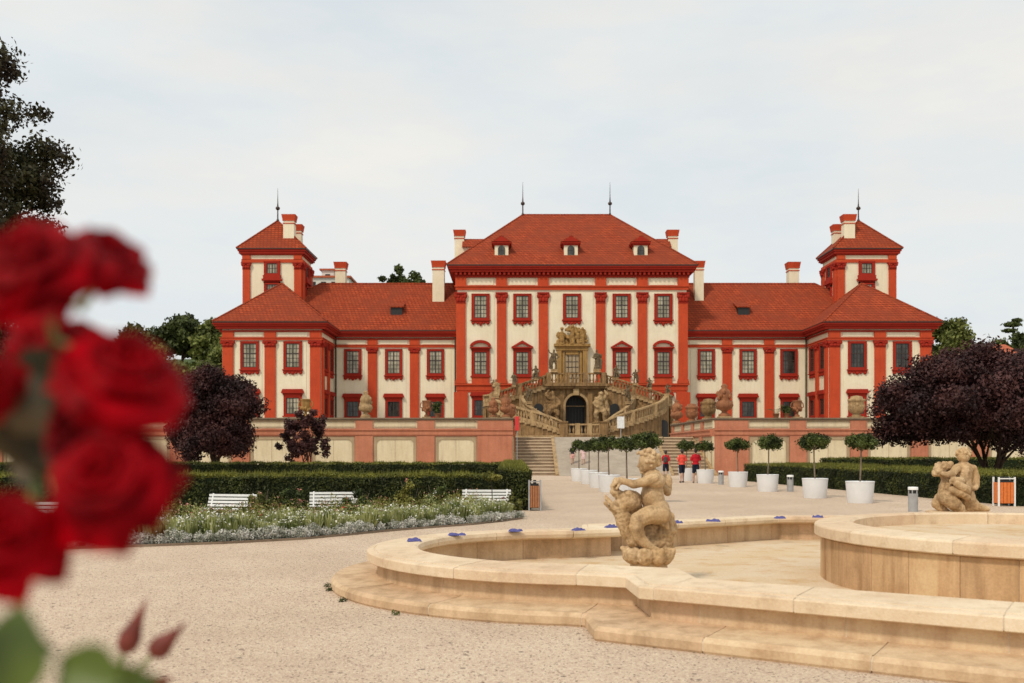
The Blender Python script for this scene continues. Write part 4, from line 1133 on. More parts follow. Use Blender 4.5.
m = MB(); m.lathe([(.5, 0), (.55, .1), (.35, .2), (.3, .7), (.5, .8), (.5, .86), (.2, .9)], (IC[0] + .9, IC[1], .6), 24); m.build('central_pedestal', 'fount', fountain)

# putto riding a dolphin ----------------------------------------------------
S = .00252; SX, SY, SZ = 1.68, 12.3, .31
def W(px, py, dy=0.0): return (SX + (px - 293) * S, SY + dy, SZ + (626 - py) * S)
def ch(*pr): return [cap(W(*a[:2], a[2]), W(*b[:2], b[2]), a[3] * S, b[3] * S) for a, b in zip(pr[:-1], pr[1:])]
t = thing('putto_statue', (SX, SY, .03), 'sandstone putto riding a dolphin, arm stretched out, in the near fountain lobe', 'statue')
body = []
body += ch((302, 180, 0, 26), (308, 205, 0, 34))                                          # neck
body += ch((314, 215, 0, 52), (312, 270, 0, 54), (318, 330, 0, 58), (330, 385, 0, 62))      # torso
body += [el(W(318, 225, .0), (58 * S, 78 * S, 44 * S)), el(W(300, 300, -.0), (46 * S, 62 * S, 66 * S)), el(W(335, 360, 0), (60 * S, 78 * S, 52 * S))]
body += ch((315, 208, -.15, 27), (262, 228, -.16, 24), (215, 240, -.14, 22), (170, 226, -.1, 17), (146, 222, -.08, 17))   # stretched arm
for k, (dx, dy, dz) in enumerate(((-30, 8, -.03), (-32, 0, -.01), (-31, -8, .01), (-27, -14, .03))):
    body += ch((146, 222 + k * 2, -.08 + dz * .8, 8.5), (146 + dx * .6, 226 + dy, -.08 + dz, 7.5), (146 + dx, 240 + dy, -.07 + dz, 6.5))
body += ch((150, 232, -.1, 8), (140, 252, -.12, 7), (132, 262, -.11, 6))
body += ch((340, 205, .14, 27), (385, 232, .17, 24), (398, 262, .16, 21), (392, 285, .1, 19), (375, 262, .06, 17))      # arm bent behind
body += [el(W(392, 235, .14), (26 * S, 24 * S, 46 * S))]
body += ch((345, 385, -.14, 52), (285, 385, -.2, 46), (232, 408, -.22, 40), (222, 440, -.22, 37), (236, 490, -.2, 31), (278, 535, -.19, 22), (300, 545, -.19, 19))   # near thigh, shin
body += ch((296, 545, -.19, 19), (318, 552, -.2, 16), (338, 563, -.2, 12)); body += [el(W(310, 556, -.2), (30 * S, 16 * S, 13 * S))]
for k in range(5): body += ch((322, 556, -.235 + .018 * k, 7), (345 - k * 2, 568, -.24 + .02 * k, 6.5))
body += ch((335, 385, .12, 50), (270, 400, .2, 42), (230, 430, .22, 36), (250, 500, .2, 28))      # far leg
body += ch((352, 400, -.16, 18), (368, 430, -.17, 15), (376, 452, -.17, 8)); body += ch((340, 400, -.18, 14), (352, 436, -.19, 9))
# head: turned to the left in profile
body += [el(W(292, 130, 0), (47 * S, 44 * S, 52 * S)), el(W(276, 160, 0), (29 * S, 29 * S, 24 * S)), el(W(276, 156, -.045), (18 * S, 16 * S, 16 * S)), el(W(276, 156, .045), (18 * S, 16 * S, 16 * S))]
body += ch((250, 140, 0, 6), (242, 154, 0, 7)) + [el(W(252, 168, 0), (6 * S, 12 * S, 4 * S)), el(W(255, 175, 0), (6 * S, 10 * S, 4 * S)), el(W(264, 184, 0), (13 * S, 13 * S, 9 * S)), el(W(302, 150, -.100), (7 * S, 6 * S, 11 * S))]
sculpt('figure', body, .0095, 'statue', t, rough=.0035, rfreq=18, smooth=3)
R = random.Random(5); hair = []
for i in range(60):
    th = R.uniform(0, 2 * PI); ph = R.uniform(.0, 1.9); d = Vector((math.sin(ph) * math.cos(th), math.sin(ph) * math.sin(th), math.cos(ph)))
    if d.x < -.45 and d.z < .35: continue
    p = Vector(W(297, 118, 0)) + Vector((d.x * 47, d.y * 44, d.z * 44)) * S
    r = R.uniform(9, 14) * S; hair.append(el(tuple(p), (r, r, r)))
hair += ch((325, 110, 0, 26), (336, 138, 0, 20)) + [el(W(298, 112, 0), (44 * S, 42 * S, 38 * S))] + ch((262, 92, -.02, 16), (246, 86, -.02, 10), (238, 92, -.02, 7))
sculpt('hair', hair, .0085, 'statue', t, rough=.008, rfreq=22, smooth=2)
dol = []
dol += ch((372, 410, .02, 40), (378, 470, .04, 60), (355, 525, .02, 55), (290, 540, 0, 52), (225, 505, 0, 50), (180, 430, 0, 48), (165, 370, 0, 45), (190, 330, 0, 50))
dol += [el(W(320, 470, .03), (75 * S, 40 * S, 75 * S))]
dol += [el(W(205, 325, 0), (58 * S, 62 * S, 56 * S)), el(W(235, 340, 0), (30 * S, 45 * S, 40 * S))]
dol += ch((180, 320, 0, 40), (150, 340, 0, 34), (122, 352, 0, 22)) + ch((165, 358, 0, 30), (138, 378, 0, 18))       # snout with open jaws
dol += [el(W(190, 285, -.11), (16 * S, 12 * S, 16 * S)), el(W(190, 285, .11), (16 * S, 12 * S, 16 * S))]
dol += ch((160, 300, 0, 28), (128, 280, 0, 24), (128, 250, 0, 23), (150, 232, 0, 18), (176, 228, 0, 12))
dol += ch((150, 380, -.05, 18), (105, 335, -.08, 11), (78, 308, -.09, 5)) + ch((150, 370, .05, 16), (100, 322, .08, 10), (86, 298, .09, 5)) + ch((150, 390, 0, 18), (110, 362, 0, 12), (78, 330, 0, 6))
dol += ch((400, 400, .03, 24), (412, 440, .06, 18), (418, 490, .05, 12), (405, 540, .02, 10))
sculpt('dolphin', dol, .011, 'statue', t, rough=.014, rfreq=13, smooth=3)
sh = []
for i in range(9):
    a = 2 * PI * (i + .3) / 9; c_, s_ = math.cos(a), math.sin(a)
    sh += [cap((SX + c_ * .12, SY + s_ * .12, SZ + .04), (SX + c_ * .22, SY + s_ * .22, SZ + .10), .09, .11), cap((SX + c_ * .22, SY + s_ * .22, SZ + .10), (SX + c_ * .32, SY + s_ * .32, SZ + .18), .10, .03)]
sh += [el((SX, SY, SZ + .05), (.22, .22, .12))]
sculpt('shell_base', sh, .012, 'statue', t, rough=.012, rfreq=12)
m = MB(); m.lathe([(.42, 0), (.42, .06), (.3, .1), (.24, .2), (.22, .3), (.2, .33)], (SX, SY, .03), 20); m.build('pedestal', 'statue', t)

# two wrestling figures -------------------------------------------------------
S2 = .00236; TX, TY, TZ = 7.36, 16.5, .66
def W2(px, py, dy=0.0): return (TX + (px - 400) * S2, TY + dy, TZ + (562 - py) * S2)
def ch2(*pr): return [cap(W2(*a[:2], a[2]), W2(*b[:2], b[2]), a[3] * S2, b[3] * S2) for a, b in zip(pr[:-1], pr[1:])]
t = thing('wrestling_statue', (TX, TY, .03), 'sandstone statue of two entwined figures behind the raised inner basin', 'statue')
m = MB(); m.lathe([(.6, 0), (.6, .1), (.45, .16), (.4, .5), (.5, .58), (.5, .66)], (TX, TY, .03), 20); m.build('pedestal', 'fount', t)
b2 = [el(W2(438, 165), (44 * S2, 46 * S2, 46 * S2))] + ch2((440, 195, 0, 26), (442, 225, 0, 34))
b2 += ch2((440, 265, 0, 66), (435, 330, 0, 62), (445, 400, 0, 62), (462, 470, -.02, 58), (470, 520, 0, 52)) + [el(W2(440, 250), (82 * S2, 55 * S2, 40 * S2))]
b2 += ch2((502, 250, -.02, 28), (515, 310, -.05, 27), (512, 372, -.08, 23), (495, 388, -.12, 18))
b2 += ch2((370, 250, -.1, 30), (335, 280, -.16, 27), (300, 292, -.16, 22), (270, 285, -.14, 18))
b2 += ch2((400, 335, -.14, 24), (360, 330, -.2, 24), (330, 325, -.2, 20))
for k in range(4): b2 += ch2((330, 322 + k * 7, -.21, 8.5), (308, 330 + k * 8, -.19, 7))
b2 += ch2((470, 480, 0, 55), (520, 520, -.02, 38), (570, 530, -.02, 26), (600, 532, -.03, 19)) + [el(W2(580, 530, -.02), (38 * S2, 22 * S2, 22 * S2))]
b2 += ch2((430, 400, -.12, 40), (395, 385, -.2, 34), (350, 352, -.22, 28))
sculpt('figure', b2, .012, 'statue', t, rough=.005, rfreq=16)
R = random.Random(8); hr = [el(W2(440, 152), (46 * S2, 46 * S2, 36 * S2))]
for i in range(50):
    th = R.uniform(0, 2 * PI); ph = R.uniform(0, 1.7); p = Vector(W2(440, 158)) + Vector((math.sin(ph) * math.cos(th) * 48, math.sin(ph) * math.sin(th) * 48, math.cos(ph) * 44)) * S2
    r = R.uniform(9, 14) * S2; hr.append(el(tuple(p), (r, r, r)))
sculpt('hair', hr, .011, 'statue', t, rough=.01, rfreq=20, smooth=2)
b3 = [el(W2(275, 262), (50 * S2, 46 * S2, 48 * S2)), el(W2(240, 282), (26 * S2, 28 * S2, 26 * S2))] + ch2((300, 285, 0, 34), (335, 320, 0, 48), (325, 385, 0, 58), (315, 440, 0, 60))
b3 += ch2((320, 240, 0, 22), (345, 222, 0, 26), (355, 250, 0, 24)) + ch2((300, 232, 0, 15), (318, 205, 0, 8))
b3 += ch2((315, 450, -.05, 62), (350, 490, -.1, 52), (390, 530, -.1, 42), (400, 555, -.1, 40)) + ch2((300, 470, .1, 52), (275, 500, .12, 40), (320, 545, .1, 30), (345, 560, .1, 24))
b3 += ch2((330, 400, -.16, 30), (380, 420, -.2, 28), (430, 450, -.18, 24))
for i in range(26):
    th = R.uniform(0, 2 * PI); ph = R.uniform(0, 2.0); p = Vector(W2(282, 255)) + Vector((math.sin(ph) * math.cos(th) * 52, math.sin(ph) * math.sin(th) * 46, math.cos(ph) * 50)) * S2
    if p.x < W2(245, 0)[0]: continue
    b3.append(el(tuple(p), (12 * S2,) * 3))
sculpt('second_figure', b3, .012, 'statue', t, rough=.008, rfreq=16)

# blue cloths lying on the fountain rim
CL = [(-1.30, 13.35, 'leftmost of the blue cloths, on the curve of the fountain rim'), (-.78, 14.25, 'crumpled blue cloth on the fountain rim, second from the left end'), (.05, 14.95, 'folded blue cloth on the back rim in front of the right bench'), (1.0, 15.12, 'blue cloth on the back rim, left of the putto statue'),
      (1.56, 15.7, 'blue cloth on the back rim, partly behind the putto statue'), (2.75, 16.62, 'blue cloth on the back rim just right of the putto statue'), (3.42, 17.02, 'long thin blue cloth on the straight back rim'), (4.75, 17.75, 'narrow blue cloth on the back rim near the inner basin'), (5.5, 18.0, 'tiny blue cloth on the back rim beside the inner basin edge')]
for i, (x, y, lb) in enumerate(CL):
    R = random.Random(i + 20); n = 12; m = MB(); vs = []
    L = .095 + .03 * (i in (1, 6)); Wd = .05 + .02 * R.random(); a = R.uniform(-.5, .5)
    for p in range(n):
        for q in range(n):
            u_, v_ = p / (n - 1) * 2 - 1, q / (n - 1) * 2 - 1
            r_ = 1 + .25 * noise.noise(Vector((u_ * 1.5, v_ * 1.5, i * 3.1)))
            xx, yy = u_ * L * r_, v_ * Wd * r_
            zz = .006 + .036 * max(0, .45 + noise.noise(Vector((u_ * 1.9, v_ * 1.6, i * 7.7)))) + .012 * (1 - u_ * u_) * (1 - v_ * v_)
            if abs(u_) == 1 or abs(v_) == 1: zz = .002
            vs.append((x + xx * math.cos(a) - yy * math.sin(a), y + xx * math.sin(a) + yy * math.cos(a), .483 + zz))
    m.add(vs, [(p * n + q, (p + 1) * n + q, (p + 1) * n + q + 1, p * n + q + 1) for p in range(n - 1) for q in range(n - 1)], 0, True)
    tag(m.build('blue_cloth', 'blue'), lb, 'cloth', 'blue cloths on the fountain rim')

# ------------------------------------------------------------------ potted bay trees
def gpt(x, y): Y = 1700 / (y - 450); return ((x - 512) * Y / 1000, Y)
POTS = [(860, 502.9, 'right avenue row, nearest to the fountain'), (815, 498, 'right avenue row, second from the fountain'), (767.6, 491.5, 'right avenue row, third from the fountain'), (738, 487, 'right avenue row, in front of the wall corner pillar'), (705.4, 483.3, 'right avenue row, right of the two standing men'), (686.5, 480.8, 'right avenue row, behind the two standing men'),
        (642, 503.5, 'left avenue row, nearest, hidden behind the putto'), (627, 498.5, 'left avenue row, second nearest, left of the putto head'), (609, 492, 'left avenue row, in the middle'), (598.5, 487.8, 'left avenue row, third from the ramp'), (589, 484, 'left avenue row, second from the ramp'), (579, 481.3, 'left avenue row, closest to the ramp')]
for i, (px, py, lb) in enumerate(POTS):
    x, y = gpt(px, py); R = random.Random(i)
    t = thing('potted_bay_tree', (x, y, 0), 'ball tree in white tub, ' + lb, 'potted tree', 'clipped ball trees in white planters along the avenue')
    m = MB(); m.lathe([(.385, 0), (.39, .012), (.445, .655)], (x, y, 0), 40, caps=False); m.lathe([(.445, .655), (.452, .66), (.452, .695), (.445, .70), (.42, .70), (.41, .62), (.0, .61)], (x, y, 0), 40, caps=False); m.build('planter', 'pot', t)
    m = MB(); m.lathe([(.41, .6), (.38, .635), (.1, .65), (.0, .65)], (x, y, 0), 20, caps=False); m.build('soil', 'soil', t)
    m = MB(); lean = R.uniform(-.04, .04); zc = 1.88 + R.uniform(-.05, .07)
    m.tube([(x, y, .6), (x + lean, y, 1.2), (x + lean * 1.5, y, zc)], .032, .022)
    for k in range(6):
        a = R.uniform(0, 2 * PI); m.tube([(x + lean * 1.4, y, zc - .25), (x + .3 * math.cos(a), y + .3 * math.sin(a), zc + R.uniform(-.05, .2))], .014, .005, seg=5)
    m.build('trunk', 'bark_pale', t)
    cl = crown_clumps((x + lean * 1.5, y, zc + .03), (.53, .48, .28), 36, .21, flat=.85, inner=.2, seed=i + 40)
    P_, d = crown_pts(cl, 4600 if i < 4 or i == 6 else 2800, .5)
    V, F = leafquads(P_, d, .045); npmesh('crown', V, F, 'bay', t)

# bollard lights
for px, py, lb in ((913, 511.5, 'short grey bollard light left of the wrestling statue'), (790.2, 491.7, 'short grey bollard light between two white planters'), (721, 484.6, 'short grey bollard light near the wall corner, farthest away')):
    x, y = gpt(px, py); t = thing('bollard_light', (x, y, 0), lb, 'bollard', 'bollard lights along the avenue')
    m = MB(); m.lathe([(.13, 0), (.13, .5)], (x, y, 0), 20); m.build('post', 'grey', t)
    m = MB(); m.lathe([(.105, .5), (.105, .6)], (x, y, 0), 16, 0)
    for k in range(6): a = k * PI / 3; m.box(x + .118 * math.cos(a) - .012, x + .118 * math.cos(a) + .012, y + .118 * math.sin(a) - .012, y + .118 * math.sin(a) + .012, .5, .6, 1)
    m.build('lamp', ['black', 'grey'], t)
    m = MB(); m.lathe([(.135, .6), (.135, .66), (.125, .68), (.0, .685)], (x, y, 0), 20, caps=False); m.build('cap', 'white', t)

# litter bins
def bin_(px, py, w, h, lb, mat, frame, rz):
    x, y = gpt(px, py); t = thing('litter_bin', (x, y, 0), lb, 'bin')
    T_ = Matrix.Translation((x, y, 0)) @ Matrix.Rotation(rz, 4, 'Z'); d = .34
    m = MB(T_)
    for a in (-w / 2, w / 2):
        for b in (-d / 2, d / 2): m.box(a - .022, a + .022, b - .022, b + .022, 0, h)
    m.box(-w / 2, w / 2, -d / 2 - .01, -d / 2 + .02, h - .06, h - .03); m.build('frame', frame, t)
    m = MB(T_); g = w / 4
    for k in range(4): m.box(-w / 2 + .03 + k * (w - .06) / 4 + .006, -w / 2 + .03 + (k + 1) * (w - .06) / 4 - .006, -d / 2 - .02, -d / 2 + .01, .09, h - .16, b=.004)
    for a in (-w / 2 - .012, w / 2 - .012):
        m.box(a, a + .024, -d / 2 + .03, d / 2 - .03, .09, h - .16)
    m.box(-w / 2 + .03, w / 2 - .03, d / 2 - .01, d / 2 + .02, .09, h - .16); m.build('panel', mat, t)
    m = MB(T_); m.box(-w / 2 + .05, w / 2 - .05, -d / 2 + .03, d / 2 - .03, .08, h - .1); m.box(-w / 2 + .12, w / 2 - .12, -d / 2 + .06, d / 2 - .06, h - .1, h + .0); m.build('liner', 'black', t)
bin_(534.7, 510.5, .32, .86, 'brown wooden litter bin at the end of the left hedge', 'wood', 'grey', 0)
bin_(1004, 506, .48, .88, 'orange litter bin with pale posts in front of the right hedge', 'orange', 'white', 0)

# ------------------------------------------------------------------ hedges
def hedge(label, poly, z, dens=500, size=.05, top=M['hedgetop'], z0=0):
    """poly counter-clockwise ground polygon"""
    a = sum(poly[i][0] * poly[(i + 1) % len(poly)][1] - poly[(i + 1) % len(poly)][0] * poly[i][1] for i in range(len(poly)))
    if a < 0: poly = poly[::-1]
    c = (sum(p[0] for p in poly) / len(poly), sum(p[1] for p in poly) / len(poly))
    t = thing('clipped_hedge', (c[0], c[1], 0), label, 'hedge')
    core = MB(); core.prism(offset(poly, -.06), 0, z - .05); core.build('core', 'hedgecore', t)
    P_ = []; Nn = []
    per = 0
    for i in range(len(poly)):
        p, q = np.array(poly[i]), np.array(poly[(i + 1) % len(poly)]); L = np.linalg.norm(q - p); nrm = np.array([(q - p)[1], -(q - p)[0]]) / L
        if nrm[1] > .5: continue          # far side, never towards the garden path
        n = int(L * z * dens); s = rng.uniform(0, 1, n); h = rng.uniform(0, 1, n) * z
        w = .035 * np.sin(s * L * 2.3) + .03 * np.sin(h * 7 + s * L)
        xy = p + (q - p) * s[:, None] + nrm * (rng.uniform(-.06, .04, n) + w)[:, None]
        P_.append(np.column_stack([xy, h])); Nn.append(np.tile([nrm[0], nrm[1], .25], (n, 1)))
    sides = np.vstack(P_); sn = np.vstack(Nn)
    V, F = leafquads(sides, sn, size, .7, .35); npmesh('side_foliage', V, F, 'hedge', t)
    # top: rejection sampling in bbox
    xs = [p[0] for p in poly]; ys = [p[1] for p in poly]; area = abs(a) / 2; bb = (max(xs) - min(xs)) * (max(ys) - min(ys))
    n = int(bb * dens * .9); X_ = rng.uniform(min(xs), max(xs), n); Y_ = rng.uniform(min(ys), max(ys), n)
    ins = np.ones(n, bool)
    for i in range(len(poly)):
        p, q = poly[i], poly[(i + 1) % len(poly)]; ins &= ((q[0] - p[0]) * (Y_ - p[1]) - (q[1] - p[1]) * (X_ - p[0])) > 0
    X_, Y_ = X_[ins], Y_[ins]
    Z_ = z + rng.uniform(-.05, .05, len(X_)) + .025 * np.sin(X_ * 1.9) * np.cos(Y_ * 1.3) + .02 * np.sin(X_ * 6.3 + Y_)
    V, F = leafquads(np.column_stack([X_, Y_, Z_]), np.tile([0, 0, 1.], (len(X_), 1)), size, .8, .35)
    # upright shoots
    k = len(X_) // 4; Vs = np.column_stack([X_[:k], Y_[:k], Z_[:k]]); h_ = rng.uniform(.03, .15, k)
    a_ = rng.uniform(0, PI, k); w = .012
    V2 = np.stack([Vs + np.column_stack([-np.cos(a_) * w, -np.sin(a_) * w, 0 * a_]), Vs + np.column_stack([np.cos(a_) * w, np.sin(a_) * w, 0 * a_]), Vs + np.column_stack([np.cos(a_) * w * .2 + .01, np.sin(a_) * w * .2, h_]), Vs + np.column_stack([-np.cos(a_) * w * .2 + .01, -np.sin(a_) * w * .2, h_])], 1).reshape(-1, 3)
    F2 = np.arange(4 * k).reshape(k, 4) + len(V)
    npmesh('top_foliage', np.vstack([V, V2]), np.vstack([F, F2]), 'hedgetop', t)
    return t
hedge('long low clipped hedge behind the white benches', [(-19, 28.4), (-.42, 28.4), (-.42, 30.4), (-19, 30.4)], .95, 700)
hedge('hedge arm running back beside the avenue, by the brown bin', [(-.40, 28.2), (.47, 28.2), (.47, 48.0), (-.40, 48.0)], 1.12, 700)
hedge('far clipped hedge below the left garden wall', [(-46, 48), (.45, 48.05), (.45, 49.8), (-46, 49.8)], 1.04, 260, .07)
hedge('right clipped hedge running back beside the planters', [(15.25, 30.2), (18.6, 30.2), (18.0, 56.8), (12.75, 55.0)], .90, 420, .055)
hedge('right clipped hedge continuing behind the orange bin', [(18.65, 31.5), (34, 31.5), (34, 34), (18.65, 34)], .88, 420, .055)
hedge('far clipped hedge below the right garden wall', [(18.2, 57.0), (60, 57.0), (60, 59.0), (18.2, 59.0)], 1.2, 200, .08)

# ------------------------------------------------------------------ benches
def bench(x, y, rz, L, lb):
    t = thing('garden_bench', (0, 0, 0), lb, 'bench', 'white slatted benches by the flower bed')
    w = L / 2
    for k in range(4):
        m = MB(); zz = .44 + k * .085; m.box(-w, w, .19 + k * .028, .215 + k * .028, zz, zz + .06, b=.005); m.build('back_slat', 'white', t)
    for k in range(4):
        m = MB(); m.box(-w, w, -.22 + k * .095, -.14 + k * .095, .385, .41, b=.005); m.build('seat_slat', 'white', t)
    for s in (-1, 1):
        a = s * (w - .1)
        m = MB(); m.tube([(a, -.18, .385), (a, -.24, 0)], .022); m.tube([(a, .16, .385), (a, .26, 0)], .022); m.tube([(a, -.215, .12), (a, .23, .12)], .014); m.tube([(a, -.215, .12), (a, .15, .36)], .012); m.tube([(a, .17, .385), (a, .30, .77)], .02); m.tube([(a, -.2, .375), (a, .18, .375)], .02)
        m.build('leg', 'white', t)
    t.location = (x, y, 0); t.rotation_euler = (0, 0, rz); t.scale = (1, 1, .9)
bench(-6.5, 22.8, -.22, 1.2, 'leftmost visible white slatted bench, turned slightly, behind the flowers')
bench(-4.3, 24.0, .1, 1.15, 'white slatted bench in the middle of the flower bed')
bench(-.65, 25.4, .0, 1.25, 'white slatted bench on the right, behind the small standard rose')
bench(-9.15, 19.3, .0, 1.3, 'white bench mostly hidden behind the big red roses, only its end showing')

# ------------------------------------------------------------------ flower bed
def bededge(f):      # front edge from left to right
    P_ = [(-12.5, 15.6), (-9.5, 16.3), (-6.85, 17.4), (-5.2, 18.1), (-3.95, 18.95), (-2.45, 21.0), (-.85, 22.7), (.25, 24.6)]
    k = f * (len(P_) - 1); i = min(int(k), len(P_) - 2); g = k - i
    return P_[i][0] + (P_[i + 1][0] - P_[i][0]) * g, P_[i][1] + (P_[i + 1][1] - P_[i][1]) * g
m = MB(); fr_ = [bededge(i / 40) for i in range(41)]
m.add([(x, y, .03) for x, y in fr_] + [(.3, 26.6, .03), (-19, 28.6, .03), (-19, 16.2, .03)], [tuple(range(44))]); 
m2 = MB(); 
struct(m, 'flower_bed_soil', 'mulch')
m = MB()
for a, b in zip(fr_[:-1], fr_[1:]): m.prism([(a[0], a[1] - .02), (b[0], b[1] - .02), (b[0], b[1]), (a[0], a[1])], 0, .045)
tag(m.build('bed_edging', 'coping'), 'thin low edging strip along the front of the flower bed', 'edging')
def scatter(f0, f1, d0, d1, n):
    out = []
    for i in range(n):
        f = rng.uniform(f0, f1); d = rng.uniform(d0, d1); x, y = bededge(f); out.append((x - d * .28, y + d * .95))
    return np.array(out)
def plantmass(name, pts, hmin, hmax, r, per, size, mat, label, cat, flowers=None, kind='stuff', patch=None):
    c = []
    for x, y in pts:
        h = rng.uniform(hmin, hmax) * (1 + .35 * noise.noise(Vector((x * .9, y * .9, 3))))
        c.append((x, y, h))
    c = np.array(c); n = len(c) * per; idx = np.repeat(np.arange(len(c)), per)
    d = rng.normal(0, 1, (n, 3)); d /= np.linalg.norm(d, axis=1)[:, None]; d[:, 2] = np.abs(d[:, 2])
    rr = rng.uniform(0, 1, n) ** .45
    P_ = np.column_stack([c[idx, 0] + d[:, 0] * rr * r, c[idx, 1] + d[:, 1] * rr * r, .04 + rr * c[idx, 2] * (.25 + .75 * d[:, 2])])
    V, F = leafquads(P_, d * [1, 1, .3] + [0, 0, .2], size, .8, .3)
    if flowers: 
        fm, fn, fs = flowers; k = rng.choice(len(P_), fn, p=(P_[:, 2] ** 2 / (P_[:, 2] ** 2).sum())); Q = P_[k] + [0, 0, .03]; V2, F2 = leafquads(Q, d[k] + [0, -.3, .6], fs, .7, .9)
        mi = np.r_[np.zeros(len(F), int), np.ones(len(F2), int)]
        o = npmesh(name, np.vstack([V, V2]), np.vstack([F, F2 + len(V)]), [mat, fm], mi=mi, loc=(c[:, 0].mean(), c[:, 1].mean(), 0))
    else: o = npmesh(name, V, F, mat, loc=(c[:, 0].mean(), c[:, 1].mean(), 0))
    return tag(o, label, cat, kind=kind)
# silver border: countable clumps
proto = None
NB = 50
for i in range(NB):
    f = .12 + .87 * i / (NB - 1); x, y = bededge(f); x += rng.uniform(-.04, .04); y += .2 + rng.uniform(-.05, .07)
    if proto is None or i in (1, 2, 3):
        P_, d = crown_pts([(0, 0, .08, .17, .15, .13)], 700, .4); P_[:, 2] = np.abs(P_[:, 2])
        V, F = leafquads(P_, d, .022, .8, .45); o = npmesh('silver_plant', V, F, 'silver'); o.location = (x, y, .03)
        tag(o, 'small silver-leaved plant in the front edging row of the flower bed', 'plant', 'silver plants edging the flower bed'); protos = (protos + [o]) if proto else [o]; proto = o
    else: 
        s_ = rng.uniform(.8, 1.25); dup(protos[i % len(protos)], (x, y, .03), rng.uniform(0, 6), scale=(s_, s_, s_ * rng.uniform(.8, 1.15)))
bp = []
for i in range(60):
    row = i % 2; f = .115 + .86 * (i + .5) / 60; x, y = bededge(f); y += .52 + .34 * row + rng.uniform(-.06, .06); x += rng.uniform(-.06, .06) - .14
    if len(bp) < 5:
        nb = 190; a_ = rng.uniform(0, 2 * PI, nb); rr_ = rng.uniform(0, 1, nb) ** .6 * .13; base_ = np.column_stack([rr_ * np.cos(a_), rr_ * np.sin(a_), np.zeros(nb)])
        hh_ = rng.uniform(.2, .42, nb) * (1.1 - rr_ * 2.2); tip_ = base_ * 1.9 + np.column_stack([rng.normal(0, .02, nb), rng.normal(0, .02, nb), hh_]); mid_ = base_ * 1.35 + (tip_ - base_ * 1.35) * .45
        wv = np.column_stack([-np.sin(a_), np.cos(a_), 0 * a_]) * .026
        V = np.stack([base_, mid_ + wv, tip_, mid_ - wv], 1).reshape(-1, 3); F = np.arange(4 * nb).reshape(nb, 4)
        V2, F2 = leafquads(tip_[rng.choice(nb, 60)] + rng.normal(0, .012, (60, 3)), np.tile([0, -.5, .8], (60, 1)), .018, .7, .9)
        o = npmesh('bedding_plant', np.vstack([V, V2]), np.vstack([F, F2 + len(V)]), ['bedgreen', 'whitepetal'], mi=np.r_[np.zeros(nb, int), np.ones(60, int)]); o.location = (x, y, .03); bp.append(o)
        tag(o, 'pale green upright bedding plant in the rows behind the silver edging plants', 'plant', 'pale green bedding plants behind the silver edging')
    else:
        s_ = rng.uniform(.85, 1.25); dup(bp[i % 5], (x, y, .03), rng.uniform(0, 6), scale=(s_, s_, s_ * rng.uniform(.85, 1.2)))
plantmass('white_flowers', scatter(.12, .97, .42, .95, 190), .28, .44, .16, 150, .030, 'bedgreen', 'low pale foliage dotted with tiny white flowers', 'flowers', ('whitepetal', 1500, .014))
plantmass('mixed_flowers', scatter(.14, .97, .9, 2.3, 240), .36, .58, .2, 120, .032, 'bedgreen', 'low green foliage with pink flowers in the middle of the bed', 'flowers', ('pinkpetal', 1100, .016))
plantmass('pink_flowers', scatter(.2, .97, 1.5, 4.2, 360), .34, .66, .2, 100, .034, 'bedyellow', 'dense reddish-pink and yellow-green plants around the benches', 'flowers', ('pinkpetal', 1500, .017))
plantmass('red_flowers', scatter(.45, .96, 1.2, 2.2, 22), .35, .5, .14, 90, .03, 'bay', 'scattered small red flowers in the bed', 'flowers', ('redpetal', 60, .025))
# taller rose shrubs: individuals
SH = [(-7.9, 20.6, .95, 'tall yellowish rose shrub left of the leftmost bench', 'bedyellow'), (-5.6, 22.0, .8, 'leafy rose shrub in front of the right end of the leftmost bench', 'bedyellow'), (-5.05, 22.8, .75, 'round green rose shrub between the left and middle benches', 'bay'), (-6.9, 21.2, .62, 'low green shrub in front of the left end of the leftmost bench', 'bay'), (-3.55, 22.9, .72, 'rose shrub just right of the middle bench', 'bay'), (-2.5, 24.4, .95, 'tallest yellow-green rose shrub between the middle and right benches', 'bedyellow'), (-1.9, 24.9, .8, 'dark rose shrub with one white bloom left of the right bench', 'bay'), (-.1, 25.2, .5, 'low reddish shrub at the right end of the bed', 'bedyellow'), (-8.6, 21.8, .8, 'green rose shrub at the far left beside the thin stake', 'bay')]
for i, (x, y, h, lb, mt) in enumerate(SH):
    t = thing('rose_shrub', (x, y, .03), lb, 'shrub', 'rose shrubs among the benches')
    R = random.Random(i + 70); m = MB(); tips = []
    for k in range(9):
        a = R.uniform(0, 2 * PI); l = R.uniform(.1, .28); tip = (x + l * math.cos(a), y + l * math.sin(a), h * R.uniform(.6, 1.05)); tips.append(tip)
        m.tube([(x, y, .0), ((x + tip[0]) / 2 + .02, (y + tip[1]) / 2, tip[2] * .5), tip], .009, .004, seg=5)
    m.build('stems', 'bark_pale', t)
    cl = [(a, b, c_ * R.uniform(.55, 1), .13, .13, .14) for a, b, c_ in tips] + [(a, b, c_ * .55, .13, .13, .12) for a, b, c_ in tips]
    P_, d = crown_pts(cl, 2300, .6); V, F = leafquads(P_, d, .036, .8, .5); npmesh('foliage', V, F, mt, t)
    Q = np.array([tips[k] for k in range(0, 9, 3)] * 1); V, F = leafquads(np.repeat(Q, 8, 0) + rng.normal(0, .02, (len(Q) * 8, 3)), np.tile([0, -.6, .6], (len(Q) * 8, 1)), .028, .8, .8)
    npmesh('blooms', V, F, 'whitepetal' if i == 6 else 'pinkpetal', t)
